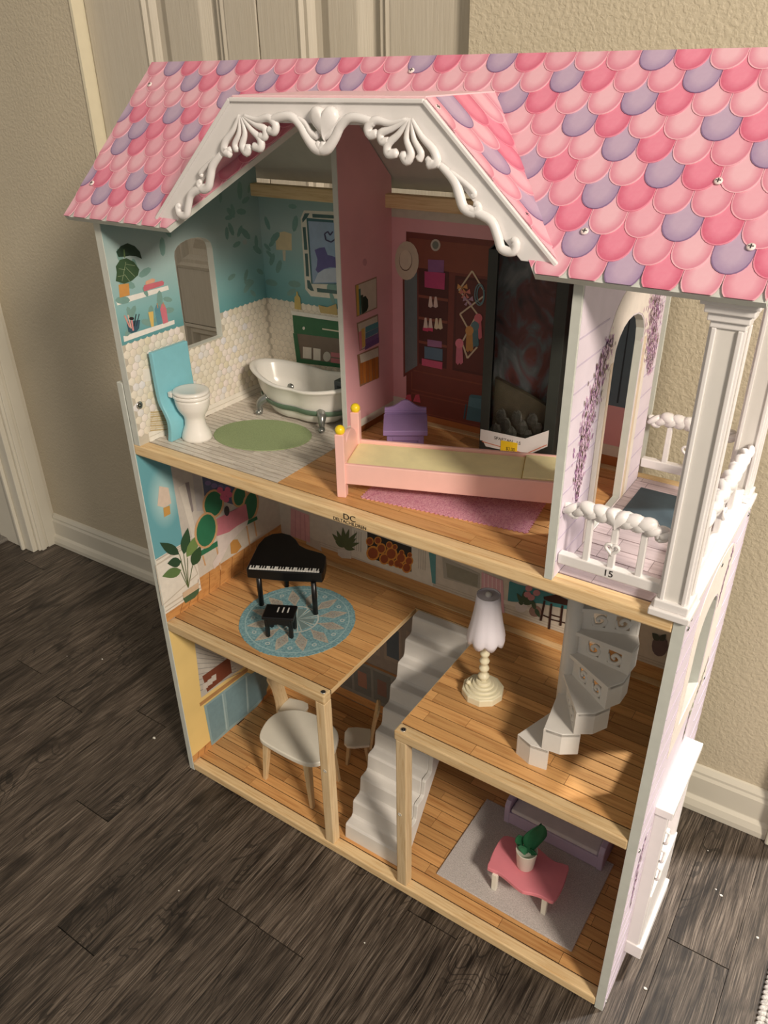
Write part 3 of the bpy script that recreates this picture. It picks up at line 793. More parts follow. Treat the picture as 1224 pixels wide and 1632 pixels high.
grooves(right_panel, XO, 0, D, [0.03+0.033*i for i in range(20)], 0, ((0.001, 0.066), (0.240, D)))
FRAMEP = ink(236, 226, 216)
def frame_ring(name, x, outer, inner, parent, mat, t=0.0006):
    cut_panel(name, x, x+t, outer, inner, mat, parent)
frame_ring('printed_arch_frame', XB1+0.0004, arch(0.086, 0.236, Z2+0.002, 0.915, 0.978), arch(0.1125, 0.2145, Z2+0.0026, 0.895, 0.939), balcony_wall, FRAMEP)
frame_ring('printed_arch_frame', XO+0.0004, arch(0.068, 0.238, 0.440, 0.632, 0.684), arch(0.097, 0.188, 0.471, 0.590, 0.630), right_panel, FRAMEP)
for z0_, ya, yb, p, x in ((Z2+0.002, 0.104, 0.1115, balcony_wall, XB1), (Z2+0.002, 0.2155, 0.223, balcony_wall, XB1)):
    MB().box(x+0.001, x+0.0014, ya, yb, z0_, 0.90).build('printed_door_jamb', ink(220, 200, 176), p)
# wisteria and vine print: hundreds of small petals, one printed picture each
def petals(name, parent, x, path, width, n, cols, sx=0.0022, seed=1):
    rr = random.Random(seed)
    for ci, c in enumerate(cols):
        mb = MB()
        for i in range(n//len(cols)):
            t = rr.random(); k = min(int(t*(len(path)-1)), len(path)-2); f = t*(len(path)-1)-k
            y = path[k][0]+(path[k+1][0]-path[k][0])*f; z = path[k][1]+(path[k+1][1]-path[k][1])*f
            w = width*(0.25+0.75*math.sin(math.pi*min(1, 0.12+t*0.9)))
            y += rr.gauss(0, w*0.42); z += rr.gauss(0, 0.005); a = rr.uniform(-0.5, 0.5); s = sx*rr.uniform(0.5, 1.2)
            xx = x+0.00105+0.00012*ci
            mb.add([(xx, y+s*0.5*math.cos(q)-math.sin(a)*s*math.sin(q)*1.4, z+s*1.5*math.sin(q)) for q in [j*math.pi/3 for j in range(6)]], [(0, 1, 2, 3, 4, 5)])
        mb.build(name, c, parent, kind='stuff', recalc=False)
WIS = [ink(178, 128, 176), ink(150, 96, 148), ink(208, 164, 198), ink(122, 104, 92), ink(226, 196, 218)]
petals('printed_wisteria', balcony_wall, XB1, [(0.094, 0.930), (0.075, 0.905), (0.060, 0.870), (0.050, 0.835), (0.046, 0.80), (0.048, 0.77)], 0.026, 1100, WIS, seed=2)
petals('printed_wisteria', balcony_wall, XB1, [(0.235, 0.965), (0.240, 0.930), (0.245, 0.895), (0.254, 0.87), (0.262, 0.85)], 0.036, 900, WIS, seed=3)
petals('printed_wisteria', right_panel, XO, [(0.215, 0.66), (0.200, 0.63), (0.196, 0.60)], 0.010, 160, WIS, seed=4)
petals('printed_wisteria', right_panel, XO, [(0.040, 0.33), (0.030, 0.29), (0.032, 0.25), (0.036, 0.2)], 0.012, 200, WIS, seed=5)
petals('printed_vine', right_panel, XO, [(0.230, 0.48), (0.205, 0.45), (0.175, 0.425), (0.165, 0.39)], 0.012, 220, [ink(150, 168, 110), ink(184, 196, 146), ink(196, 168, 190)], seed=6)
petals('printed_vine', right_panel, XO, [(0.10, 0.02), (0.14, 0.04), (0.2, 0.05)], 0.014, 160, [ink(170, 180, 130), ink(206, 200, 160)], seed=7)
# porch canopy, trellis frame and planter step
porch = MB().box(XO, XO+0.0225, 0.068, 0.2100, 0.343, 0.356).build('porch_canopy', PLASTIC, house, 0.001)
tr = MB()
for ya, yb in ((0.074, 0.084), (0.194, 0.204)): tr.box(XO, XO+0.017, ya, yb, 0.070, 0.343)
tr.box(XO, XO+0.012, 0.084, 0.194, 0.318, 0.343); tr.box(XO, XO+0.010, 0.090, 0.188, 0.190, 0.196)
tr.build('porch_frame', PLASTIC, porch, 0.0012)
for k in range(3):
    z = 0.215+0.036*k
    MB().tube([(XO+0.0185, 0.079, z), (XO+0.0215, 0.076, z+0.006), (XO+0.0215, 0.082, z+0.016), (XO+0.0185, 0.079, z+0.022)], 0.002, 6, 3).build('porch_scroll', PLASTIC, porch)
st = MB().box(XO, XO+0.024, 0.072, 0.206, 0.045, 0.070); st.box(XO, XO+0.019, 0.076, 0.202, 0.070, 0.180)
st.build('porch_planter', PLASTIC, porch, 0.0014)
# bolts and screws in the edge of the right panel
for y, z in ((0.010, Z2-0.012), (0.016, Z2-0.004), (0.010, 0.336), (0.010, 0.010), (0.150, Z2-0.013), (0.285, Z2-0.012), (0.285, Z2-0.004), (0.235, 0.445)):
    o, x_ = screw((XO+0.0003, y, z), (1, 0, 0), 0.0030, right_panel); x_.build('screw_slot', MATS['dark_slot'], right_panel)
# dowel ends and cam screws on the posts and beams
RINGM = plain('chrome_ring', S(196, 194, 190), 0.2, 0.9)
def cam(loc, n, par, r=0.0042):
    n = Vector(n); M = Matrix.Translation(loc) @ n.to_track_quat('Z', 'Y').to_matrix().to_4x4()
    MB().lathe([(r, 0), (r, 0.0006), (r*0.62, 0.0008)], seg=16, M=M).build('bolt_ring', RINGM, par)
    MB().lathe([(r*0.62, 0.0007), (r*0.5, 0.0011), (r*0.2, 0.0007)], seg=12, M=M).build('bolt_head', plain('black_bolt', S(34, 32, 32), 0.3, 0.6), par)
cam(on(515, 1103, 'z', Z1), (0, 0, 1), b_m1); cam(on(643, 1163, 'z', Z1), (0, 0, 1), b_m2)
PLUG = plain('wood_plug', S(214, 206, 190), 0.4)
for (u, v), par in (((518, 1229), b_m1), ((637, 1298), b_m2)):
    p = on(u, v, 'y', 0.001); M = Matrix.Translation(p) @ Vector((0, -1, 0)).to_track_quat('Z', 'Y').to_matrix().to_4x4()
    MB().lathe([(0.0034, 0), (0.0034, 0.0005), (0.0022, 0.0005), (0.002, 0.0001)], seg=14, M=M).build('screw_plug', PLUG, par)

# ------------------------------------------------------------------ lettering
def text(body, size, M, mat, name, parent, align='CENTER', depth=0.00015, squeeze=1.0):
    cu = bpy.data.curves.new(name, 'FONT'); cu.body = body; cu.size = size; cu.align_x = align; cu.align_y = 'CENTER'; cu.extrude = depth
    t = bpy.data.objects.new(name, cu); COL.objects.link(t)
    bpy.context.view_layer.update()
    me = bpy.data.meshes.new_from_object(t.evaluated_get(bpy.context.evaluated_depsgraph_get()))
    bpy.data.objects.remove(t)
    o0 = worg(parent); me.transform(M @ Matrix.Diagonal((squeeze, 1, 1, 1))); me.transform(Matrix.Translation(-o0))
    me.materials.clear(); me.materials.append(mat)
    o = bpy.data.objects.new(name, me); COL.objects.link(o); o.parent = parent; ORG[o.name] = o0
    return o
INKB = plain('black_printing_ink', S(34, 28, 24), 0.5)
p = on(557, 832, 'y', -0.0002)
text('DC', 0.0115, Matrix.Translation((p.x, -0.0002, Z2-0.0056)) @ XZ, INKB, 'printed_lettering', b_up, squeeze=1.2)
text('DELTACHILDREN', 0.0066, Matrix.Translation((p.x, -0.0002, Z2-0.0130)) @ XZ, INKB, 'printed_lettering', b_up)
text('15', 0.011, MF @ Matrix.Translation((LF*0.50, -0.0052, 0.0062)) @ XZ, INKB, 'printed_number', rail_f)

# ------------------------------------------------------------------ flat printed pictures on the panels
C4 = cr(120, 340, .3595); C5 = cr(500, 340, .3268); C7 = cr(190, 680, .335); CF = cr(520, 840, .2451); CK = cr(300, 1000, .3105)
CW = cr(560, 360, .1838); CB = cr(380, 260, .2124); CT = cr(380, 540, .2124); CS = cr(780, 900, .2451); CE = cr(240, 940, .343); CD = cr(900, 460, .1594)
DK_N = [0]
def decal(face, px, mat, name, lvl=1):
    """one flat printed shape: face = (panel, axis, value, side)"""
    panel, ax, val, sg = face
    i = 'xyz'.index(ax); DK_N[0] += 1; st = 0.0004+0.00022*(lvl-1)+0.0000006*(DK_N[0] % 250)
    P = []
    for q in px:
        p = on(q[0], q[1], ax, val) if len(q) == 2 else Vector(q)
        p[i] = val+sg*st; P.append(p)
    off = [0, 0, 0]; off[i] = sg*0.00006
    return MB().prism(P, off).build('printed_'+name, mat, panel)
def sheet(face, yz, mat, name):
    """base print laid over a panel, outline in panel coordinates (y,z) or (x,z)"""
    panel, ax, val, sg = face; off = [0, 0, 0]; off['xyz'.index(ax)] = sg*0.0004
    P = [(val, a, b) if ax == 'x' else (a, val, b) for a, b in yz]
    return MB().prism(P, off).build('printed_'+name, mat, panel)
def oval(c, r, n=14, rot=0):
    (u, v), (ru, rv) = c, r
    return [(u+ru*math.cos(t)*math.cos(rot)-rv*math.sin(t)*math.sin(rot), v+ru*math.cos(t)*math.sin(rot)+rv*math.sin(t)*math.cos(rot)) for t in [2*math.pi*k/n for k in range(n)]]
def leaf(a, b, w, n=6, bend=0.0):
    """leaf outline from stem a to tip b in pixels"""
    ax_, ay = a; bx, by = b; dx, dy = bx-ax_, by-ay; L = math.hypot(dx, dy); nx, ny = -dy/L, dx/L; o = []
    for sgn in (1, -1):
        for i in (range(n+1) if sgn > 0 else range(n-1, 0, -1)):
            t = i/n; ww = w*math.sin(math.pi*t**0.8)*sgn+bend*L*math.sin(math.pi*t)
            o.append((ax_+dx*t+nx*ww, ay+dy*t+ny*ww))
    return o
def bar(a, b, w):
    dx, dy = b[0]-a[0], b[1]-a[1]; L = math.hypot(dx, dy); nx, ny = -dy/L*w/2, dx/L*w/2
    return [(a[0]+nx, a[1]+ny), (b[0]+nx, b[1]+ny), (b[0]-nx, b[1]-ny), (a[0]-nx, a[1]-ny)]

# ---- bathroom, left panel
BL = (upper_left, 'x', XL, 1); BB = (back_panel, 'y', D, -1); TZ = 0.841
hy0, hy1 = 0.1175, 0.1945; ar = arch(hy0, hy1, 0.8035, 0.940, 0.9605)
up = [(0.001, TZ), (hy0, TZ)]+[q for q in ar[::-1] if q[1] > TZ]+[(hy1, TZ), (D, TZ), (D, roofz(D)), (RIDGE_Y, roofz(RIDGE_Y)), (0.001, roofz(0.001))]
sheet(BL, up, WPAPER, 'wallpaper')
sheet(BL, [(0.001, Z2), (D, Z2), (D, TZ), (hy1, TZ), (hy1, 0.8035), (hy0, 0.8035), (hy0, TZ), (0.001, TZ)], TILEBED, 'tile_bed')
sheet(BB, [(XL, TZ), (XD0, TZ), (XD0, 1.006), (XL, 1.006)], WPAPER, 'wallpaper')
sheet(BB, [(XL, Z2), (XD0, Z2), (XD0, TZ), (XL, TZ)], TILEBED, 'tile_bed')
def hexmat():
    m = NT('pearly_hexagon_tile_print', 0.32); oi = m.n('ObjectInfo')
    m.color(m.ramp(oi.outputs['Random'], [(0.0, S(226, 216, 196)), (0.35, S(238, 230, 214)), (0.6, S(240, 228, 222)), (0.8, S(228, 218, 190)), (1.0, S(230, 228, 232))])); return m.m
HEXM = hexmat()
hr = 0.0066
def hexv(c, ax):
    p = []; 
    for k in range(6):
        t = math.pi/6+k*math.pi/3; p.append((hr*0.95*math.cos(t), hr*0.95*math.sin(t)))
    return p
hv = hexv(None, None)
tm = MB(); tm.add([(0, a, b) for a, b in hv]+[(0.0004, a*0.72, b*0.72) for a, b in hv]+[(0.0006, 0, 0)],
                  [(k, (k+1) % 6, 6+(k+1) % 6, 6+k) for k in range(6)]+[(6+k, 6+(k+1) % 6, 12) for k in range(6)], None, True)
hexme = mesh_of(tm, 'hex_tile', HEXM)
backhex = MB(); farhex = MB(); dxh, dzh = hr*math.sqrt(3), hr*1.5
zt0 = Z2+0.0155
for r in range(14):
    z = zt0+0.004+dzh*r
    if z > TZ-0.003: break
    for k in range(30):
        y = 0.006+dxh*(k+0.5*(r % 2))
        if y < D-0.003 and not (hy0-0.004 < y < hy1+0.004 and z > 0.8035-0.005):
            if y < 0.262: inst('hex_tile', hexme, upper_left, (XL+0.0004, y, z))
            else: farhex.add(tm.v, tm.f, Matrix.Translation((XL+0.0004, y, z)), True)
        x = XL+0.004+dxh*(k+0.5*(r % 2))
        if x < XD0-0.002:
            M = Matrix.Translation((x, D-0.0004, z)) @ Matrix.Rotation(-math.pi/2, 4, 'Z')
            backhex.add(tm.v, tm.f, M, True)
farhex.build('hex_tile_field', plain('cream_hexagon_tile_print', S(232, 222, 204), 0.32, var=0.08, scale=70), upper_left, kind='stuff')
backhex.build('hex_tile_field', plain('cream_hexagon_tile_print', S(232, 222, 204), 0.32, var=0.08, scale=70), back_panel, kind='stuff')
WP = ink(236, 230, 218); MARB = ink(240, 236, 228)
for a, b in ((0.0, 0.007), (0.0080, 0.0150)):
    MB().box(XL+0.0004, XL+0.0012, 0.0188, D-0.014, Z2+a, Z2+b).build('printed_baseboard', WP, upper_left)
    MB().box(XL, XD0, D-0.0012, D-0.0004, Z2+a, Z2+b).build('printed_baseboard', WP, back_panel)
LFA, LFB, LFC = ink(58, 84, 56), ink(94, 118, 74), ink(40, 62, 46)
# scattered leaf motif of the wallpaper
def leaf_motif(panel, ax, val, sg, a0, a1, z0, z1, n, seed, skip=None):
    rr = random.Random(seed); mb = MB()
    for i in range(n):
        for _ in range(20):
            a, z = rr.uniform(a0, a1), rr.uniform(z0, z1)
            if not (skip and skip(a, z)): break
        else: continue
        t0 = rr.uniform(0, 6.28); s = rr.uniform(0.008, 0.014); ln = []
        for k in range(8):
            t = 2*math.pi*k/8; u, w = s*math.cos(t), s*0.42*math.sin(t)
            ln.append((a+u*math.cos(t0)-w*math.sin(t0), z+u*math.sin(t0)+w*math.cos(t0)))
        st = val+sg*(0.00045+0.000004*i)
        mb.add([(st, p, q) if ax == 'x' else (p, st, q) for p, q in ln], [tuple(range(8))])
    mb.build('printed_leaf_motif', ink(124, 160, 152), panel, kind='stuff', recalc=False)
leaf_motif(upper_left, 'x', XL, 1, 0.01, D-0.01, TZ+0.012, 1.02, 46, 4, lambda a, z: hy0-0.014 < a < hy1+0.014 and z < 0.975)
leaf_motif(back_panel, 'y', D, -1, XL+0.01, XD0-0.01, TZ+0.015, 0.99, 26, 9)
# shelves with toiletries, potted leaf
decal(BL, C4((178, 382), (410, 320), (414, 338), (186, 408)), MARB, 'marble_shelf')
decal(BL, C4((212, 545), (438, 472), (440, 490), (216, 570)), MARB, 'marble_shelf')
decal(BL, C4((190, 316), (236, 310), (240, 362), (196, 374)), ink(206, 150, 84, 0.35), 'gold_pot', 2)
for a, b, w in (((232, 200), (292, 198), 20), ((186, 160), (268, 150), 26)): pass
decal(BL, C4((180, 170), (200, 145), (230, 132), (262, 145), (285, 170), (294, 202), (268, 190), (240, 188), (215, 192), (190, 194)), LFC, 'monstera_leaf', 2)
decal(BL, C4((178, 300), (182, 262), (178, 235), (196, 206), (225, 198), (258, 215), (282, 248), (276, 274), (250, 298), (215, 312)), LFA, 'monstera_leaf', 3)
for a, b in (((222, 215), (205, 300)), ((222, 240), (262, 280)), ((220, 250), (190, 245)), ((222, 225), (262, 232)), ((216, 270), (238, 300)), ((216, 275), (186, 280))):
    decal(BL, bar(C4(a)[0], C4(b)[0], 0.55), ink(150, 164, 128), 'leaf_vein', 4)
decal(BL, C4((212, 160), (214, 196), (220, 196), (217, 160)), LFB, 'leaf_stem', 2)
decal(BL, C4((300, 332), (304, 318), (384, 298), (392, 305), (390, 318), (304, 346)), ink(206, 112, 124), 'folded_towel', 2)
decal(BL, C4((308, 312), (312, 300), (340, 288), (352, 292), (350, 304), (314, 316)), ink(222, 170, 140), 'folded_towel', 3)
decal(BL, C4((226, 480), (286, 472), (282, 510), (270, 524), (248, 531), (234, 526)), ink(62, 92, 108, 0.3), 'brush_cup', 2)
for a, b, cc, w in (((216, 452), (240, 505), (214, 150, 140), 2.2), ((232, 450), (246, 510), (222, 186, 170), 2.0), ((268, 446), (258, 500), (40, 36, 38), 1.4), ((282, 446), (268, 500), (52, 60, 70), 1.3), ((248, 470), (255, 520), (226, 150, 150), 2.4)):
    decal(BL, bar(C4(a)[0], C4(b)[0], w), ink(*cc), 'make_up_brush', 3)
decal(BL, oval(C4((247, 466))[0], (4, 2.6)), ink(40, 34, 36), 'make_up_brush', 4)
decal(BL, C4((322, 438), (344, 434), (347, 500), (336, 504)), ink(226, 192, 110), 'tube', 2)
decal(BL, C4((350, 425), (358, 405), (370, 408), (380, 425), (382, 490), (364, 496)), ink(96, 146, 160), 'bottle', 2)
decal(BL, C4((374, 425), (382, 400), (394, 404), (402, 425), (410, 482), (388, 490)), ink(210, 120, 134), 'bottle', 3)
for a in ((360, 398), (387, 394)): decal(BL, bar(C4(a)[0], C4((a[0]+4, a[1]+22))[0], 1.4), ink(190, 150, 110), 'bottle_cap', 4)
# toilet paper stand print behind the toilet, screw cap
decal(BL, C4((296, 690), (340, 684), (346, 738), (300, 748)), ink(236, 228, 216), 'paper_roll', 4)
for i in range(9): decal(BL, bar(C4((330, 882+i*10))[0], C4((402, 876+i*10))[0], 2.2), ink(216, 196, 158) if i % 2 else ink(198, 174, 130), 'basket_weave', 6)
p = on(*C4((282, 850))[0], 'x', XL); cam(p+Vector((0.0012, 0, 0)), (1, 0, 0), upper_left, 0.0058)
decal(BL, oval(C4((750, 127))[0], (3.4, 4.6)), ink(176, 186, 182), 'screw_cap')
# bathroom, back panel: lamp, mirror showing a purple hat, wash stand
decal(BB, CB((280, 525), (345, 512), (400, 530), (402, 655), (285, 650)), ink(224, 204, 164), 'wall_lamp_shade')
decal(BB, CB((332, 655), (356, 655), (354, 735), (338, 730)), ink(214, 200, 176), 'wall_lamp_stem')
MFR = ink(226, 220, 206)
decal(BB, CB((492, 355), (700, 362), (740, 366), (770, 1020), (545, 998), (503, 945), (468, 412)), MFR, 'mirror_frame', 1)
decal(BB, CB((512, 410), (715, 428), (745, 910), (548, 905)), ink(70, 110, 116), 'mirror_frame_inlay', 2)
decal(BB, CB((526, 434), (720, 446), (745, 900), (560, 902)), ink(146, 170, 200, 0.2), 'mirror_glass', 3)
for q in (((484, 480), (506, 480), (520, 650), (496, 650)), ((500, 678), (522, 678), (532, 850), (510, 848)), ((556, 380), (740, 392), (742, 416), (558, 408)), ((590, 936), (760, 958), (762, 984), (594, 966)),
          ((500, 376), (536, 376), (520, 404), (484, 446), (480, 420)), ((516, 876), (536, 880), (570, 960), (546, 956), (520, 936))):
    decal(BB, CB(*q), ink(74, 104, 102), 'mirror_frame_inlay', 2)
decal(BB, CB((575, 650), (610, 635), (650, 630), (672, 690), (705, 695), (760, 720), (762, 785), (690, 780), (640, 795), (600, 822), (582, 800), (592, 770), (596, 720)), ink(98, 92, 150), 'hat_in_mirror', 4)
decal(BB, CB((600, 826), (650, 795), (720, 785), (764, 790), (764, 890), (570, 896)), ink(188, 198, 214), 'hat_brim_in_mirror', 4)
for a, b in (((650, 530), (660, 575)), ((660, 575), (700, 592)), ((650, 530), (675, 512)), ((675, 512), (692, 540)), ((692, 540), (712, 512)), ((700, 592), (740, 560))): decal(BB, bar(CB(a)[0], CB(b)[0], 2.2), ink(66, 62, 96), 'heart_line_in_mirror', 5)
decal(BB, C4((974, 372), (982, 362), (982, 346), (988, 346), (990, 362), (1000, 374), (1004, 428), (975, 422)), ink(206, 182, 108), 'soap_bottle', 6)
decal(BB, C4((958, 430), (1170, 462), (1170, 480), (962, 448)), MARB, 'wash_stand_top', 6)
VG = ink(40, 104, 66)
decal(BB, C4((966, 450), (1180, 480), (1186, 668), (985, 655)), ink(120, 104, 90), 'wash_stand_shade', 5)
decal(BB, C4((966, 450), (1180, 480), (1182, 556), (972, 530)), VG, 'wash_stand_drawer', 7)
decal(BB, C4((968, 530), (986, 532), (1004, 655), (984, 652)), VG, 'wash_stand_leg', 7)
decal(BB, C4((984, 640), (1180, 665), (1186, 684), (984, 660)), VG, 'wash_stand_shelf', 7)
decal(BB, oval(C4((1016, 508))[0], (2.0, 2.6)), ink(226, 222, 210), 'drawer_knob', 8); decal(BB, C4((1098, 508), (1180, 520), (1180, 526), (1098, 514)), ink(222, 214, 190), 'drawer_handle', 8)
for q in ((1012, 590, 1050, 640), (1058, 596, 1090, 648)): decal(BB, C4((q[0], q[1]), (q[2], q[1]+4), (q[2], q[3]+4), (q[0], q[3])), ink(226, 218, 206), 'rolled_towel', 7)
decal(BB, oval(C4((1118, 634))[0], (6, 8)), ink(196, 190, 178), 'wash_stand_clock', 7)
for y in (614, 640): decal(BB, C4((1136, y), (1180, y+6), (1180, y+26), (1136, y+20)), ink(186, 112, 118), 'folded_towel', 7)
decal(BB, C4((1080, 405), (1120, 415), (1160, 400), (1165, 450), (1090, 440)), ink(196, 170, 110), 'wash_stand_tap', 7)

# ---- bedroom: partition with niche shelves
PR = (partition, 'x', XD1, 1)
sheet(PR, [(a, b) for a, b in ((0.181, Z2), (D, Z2), (D, roofz(D)), (0.181, roofz(0.181)))], PINKW, 'pink_wall')
WB = ink(222, 216, 204); NW = ink(206, 196, 178)
decal(PR, [(XD1, 0.181, Z2+0.010), (XD1, D, Z2+0.010), (XD1, D, Z2+0.022), (XD1, 0.181, Z2+0.022)], WB, 'baseboard')
decal(PR, [(XD1, 0.181, Z2), (XD1, D, Z2), (XD1, D, Z2+0.010), (XD1, 0.181, Z2+0.010)], ink(150, 88, 44), 'floor_strip')
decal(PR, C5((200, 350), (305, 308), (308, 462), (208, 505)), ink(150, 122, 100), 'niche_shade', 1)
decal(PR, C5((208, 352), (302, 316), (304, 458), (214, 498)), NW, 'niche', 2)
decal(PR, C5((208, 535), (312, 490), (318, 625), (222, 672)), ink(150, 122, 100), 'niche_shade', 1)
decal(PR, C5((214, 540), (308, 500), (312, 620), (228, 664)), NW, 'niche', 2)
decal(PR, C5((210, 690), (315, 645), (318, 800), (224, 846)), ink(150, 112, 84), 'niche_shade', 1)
decal(PR, C5((222, 690), (312, 655), (314, 700), (228, 730)), NW, 'niche', 2)
for x0, x1, y0, y1, cc in ((204, 216, 352, 500, (206, 170, 80)), (216, 226, 370, 496, (70, 116, 110)), (226, 238, 400, 492, (52, 66, 52))):
    decal(PR, C5((x0, y0), (x1, y0-4), (x1+4, y1-6), (x0+6, y1)), ink(*cc), 'book', 3)
decal(PR, C5((236, 410), (250, 402), (262, 420), (264, 455), (256, 476), (238, 488)), ink(34, 50, 36), 'round_clock', 3)
for x0, y0, x1, y1, cc in ((250, 562, 312, 535, (82, 142, 150)), (250, 592, 312, 562, (92, 130, 150)), (248, 622, 314, 590, (120, 92, 140)), (248, 646, 316, 612, (112, 80, 130))):
    decal(PR, C5((x0, y0-8), (x1, y1-8), (x1, y1+18), (x0, y0+20)), ink(*cc), 'stacked_book', 3)
decal(PR, C5((230, 565), (246, 556), (250, 646), (234, 656)), ink(214, 176, 96), 'book', 3); decal(PR, C5((216, 580), (230, 572), (234, 660), (222, 668)), ink(206, 128, 134), 'book', 3)
for i in range(6): decal(PR, C5((222+i*15, 733-i*6), (236+i*15, 727-i*6), (238+i*15, 828-i*5), (226+i*15, 834-i*5)), ink(190, 116, 48) if i % 2 else ink(172, 100, 40), 'wicker_basket', 3)
decal(PR, oval(C5((248, 238))[0], (3.4, 6)), ink(206, 150, 156), 'screw_cap')

# ---- bedroom, back panel: dark wardrobe, mirror, hat, ribbons
sheet(BB, [(XD1, Z2), (XB0, Z2), (XB0, 0.988), (XD1, 0.988)], PINKW, 'pink_wall')
sheet(BB, [(XD1, 0.988), (XB0, 0.988), (XB0, 1.004), (XD1, 1.004)], ink(206, 200, 186), 'ceiling_moulding')
decal(BB, [(XD1, D, Z2+0.014), (XB0, D, Z2+0.014), (XB0, D, Z2+0.030), (XD1, D, Z2+0.030)], WB, 'baseboard')
decal(BB, [(XD1, D, Z2), (XB0, D, Z2), (XB0, D, Z2+0.014), (XD1, D, Z2+0.014)], ink(176, 108, 56), 'floor_strip')
WD, WD2, WD3 = ink(118, 58, 48), ink(82, 38, 32), ink(136, 74, 56)
wz = lambda x0, x1, z0, z1: [(x0, D, z0), (x1, D, z0), (x1, D, z1), (x0, D, z1)]
decal(BB, wz(0.291, 0.585, Z2+0.010, 0.970), WD, 'wardrobe', 2)
decal(BB, wz(0.296, 0.580, 0.922, 0.962), WD3, 'wardrobe_cornice', 3)
decal(BB, wz(0.312, 0.362, 0.780, 0.922), WD2, 'wardrobe_shelves', 3)
decal(BB, wz(0.372, 0.575, 0.780, 0.918), WD2, 'wardrobe_door', 3)
decal(BB, wz(0.376, 0.571, 0.784, 0.914), ink(94, 44, 38), 'wardrobe_door_field', 4)
for z in (0.812, 0.848, 0.880): decal(BB, wz(0.312, 0.362, z, z+0.004), WD3, 'wardrobe_shelf', 4)
for a, b in ((0.735, 0.768), (0.700, 0.731)): decal(BB, wz(0.300, 0.578, a, b), WD3, 'wardrobe_drawer', 3); decal(BB, wz(0.302, 0.576, a+0.002, b-0.002), WD, 'wardrobe_drawer_front', 4)
decal(BB, CW((448, 440), (585, 380), (590, 1222), (455, 1310)), ink(116, 56, 46), 'mirror_frame', 4)
decal(BB, CW((465, 470), (574, 400), (576, 1210), (470, 1275)), ink(112, 122, 124, 0.25), 'mirror_glass', 5)
decal(BB, oval(CW((486, 300))[0], (19, 31), 20), ink(206, 192, 170), 'straw_hat', 6)
decal(BB, oval(CW((476, 298))[0], (10.5, 17), 18), ink(120, 96, 80), 'hat_band', 7); decal(BB, oval(CW((476, 292))[0], (9.8, 16), 18), ink(214, 200, 178), 'hat_crown', 8)
decal(BB, oval(CW((734, 165))[0], (7.8, 9.6), 18), ink(196, 186, 172), 'wall_clock', 5); decal(BB, oval(CW((734, 165))[0], (5, 6.4), 16), ink(122, 128, 116), 'wall_clock_face', 6)
decal(BB, CW((668, 290), (808, 296), (806, 405), (668, 396)), ink(142, 92, 140), 'hat_box', 5)
decal(BB, CW((640, 392), (818, 408), (812, 552), (640, 530)), ink(188, 66, 116), 'gift_box', 6)
for x, y, b in ((690, 610, (222, 196, 184)), (735, 612, (222, 196, 184)), (648, 795, (226, 204, 190)), (690, 800, (226, 204, 190)), (742, 798, (220, 206, 176)), (776, 800, (220, 206, 176))):
    decal(BB, CW((x-8, y), (x+8, y), (x+20, y+86), (x, y+98), (x-20, y+86)), ink(*b), 'shoe', 5)
for x in (650, 690): decal(BB, CW((x-26, 880), (x+22, 885), (x+20, 915), (x-26, 905)), ink(206, 62, 104), 'shoe_sole', 6)
decal(BB, CW((664, 982), (788, 1000), (788, 1055), (664, 1040)), ink(160, 112, 150), 'folded_clothes', 5)
decal(BB, CW((638, 1042), (796, 1066), (794, 1170), (638, 1145)), ink(92, 120, 140), 'folded_clothes', 6)
decal(BB, CW((616, 1146), (796, 1180), (792, 1242), (616, 1205)), ink(206, 88, 122), 'folded_clothes', 7)
CR_ = ink(206, 188, 160)
dia = [((775, 280), (710, 375)), ((775, 280), (835, 380)), ((835, 400), (716, 490)), ((725, 390), (800, 490)), ((716, 490), (760, 570)), ((800, 490), (730, 620)), ((760, 570), (800, 640)), ((730, 640), (752, 705)), ((752, 705), (800, 650))]
for a, b in dia: decal(BB, bar(C5(a)[0], C5(b)[0], 2.6), CR_, 'accordion_rack_bar', 6)
for (x, y), cc in (((806, 510), (196, 100, 112)), ((790, 548), (76, 112, 120)), ((763, 570), (186, 134, 72)), ((714, 632), (206, 116, 136))):
    decal(BB, C5((x-14, y), (x+14, y), (x+18, y+94), (x+6, y+104), (x, y+96), (x-8, y+106), (x-18, y+94)), ink(*cc), 'ribbon_tail', 8)
    decal(BB, oval(C5((x, y))[0], (6.6, 7.6)), ink(min(cc[0]+14, 255), cc[1]+10, cc[2]+8), 'ribbon_rosette', 9)
for (x, y), cc in (((728, 360), (206, 150, 90)), ((742, 385), (200, 120, 110)), ((756, 420), (176, 140, 160))):
    for sx in (-1, 1):
        decal(BB, C5((x, y), (x+sx*22, y-18), (x+sx*26, y+8)), ink(*cc), 'hair_bow', 7); decal(BB, C5((x, y), (x+sx*8, y+30), (x+sx*20, y+24)), ink(*cc), 'hair_bow', 7)
for k in range(2):
    q = oval(C5((812+k*4, 395))[0], (7.5-k*2, 17-k*3), 16); 
    for i in range(16): decal(BB, bar(q[i], q[(i+1) % 16], 1.9), ink(96, 130, 138), 'coiled_scarf', 8)
decal(BB, C5((760, 890), (770, 882), (822, 888), (826, 1020), (745, 1005)), ink(72, 112, 124), 'backpack', 5)
decal(BB, C5((762, 895), (822, 905), (824, 955), (756, 938)), ink(88, 130, 142), 'backpack_flap', 6)
decal(BB, bar(C5((745, 930))[0], C5((735, 1000))[0], 2.2), ink(58, 92, 104), 'backpack_strap', 6)
for x in (463, 505): decal(BB, C5((x-18, 915), (x-6, 884), (x+12, 882), (x+18, 922)), ink(206, 84, 104), 'red_slipper', 5)
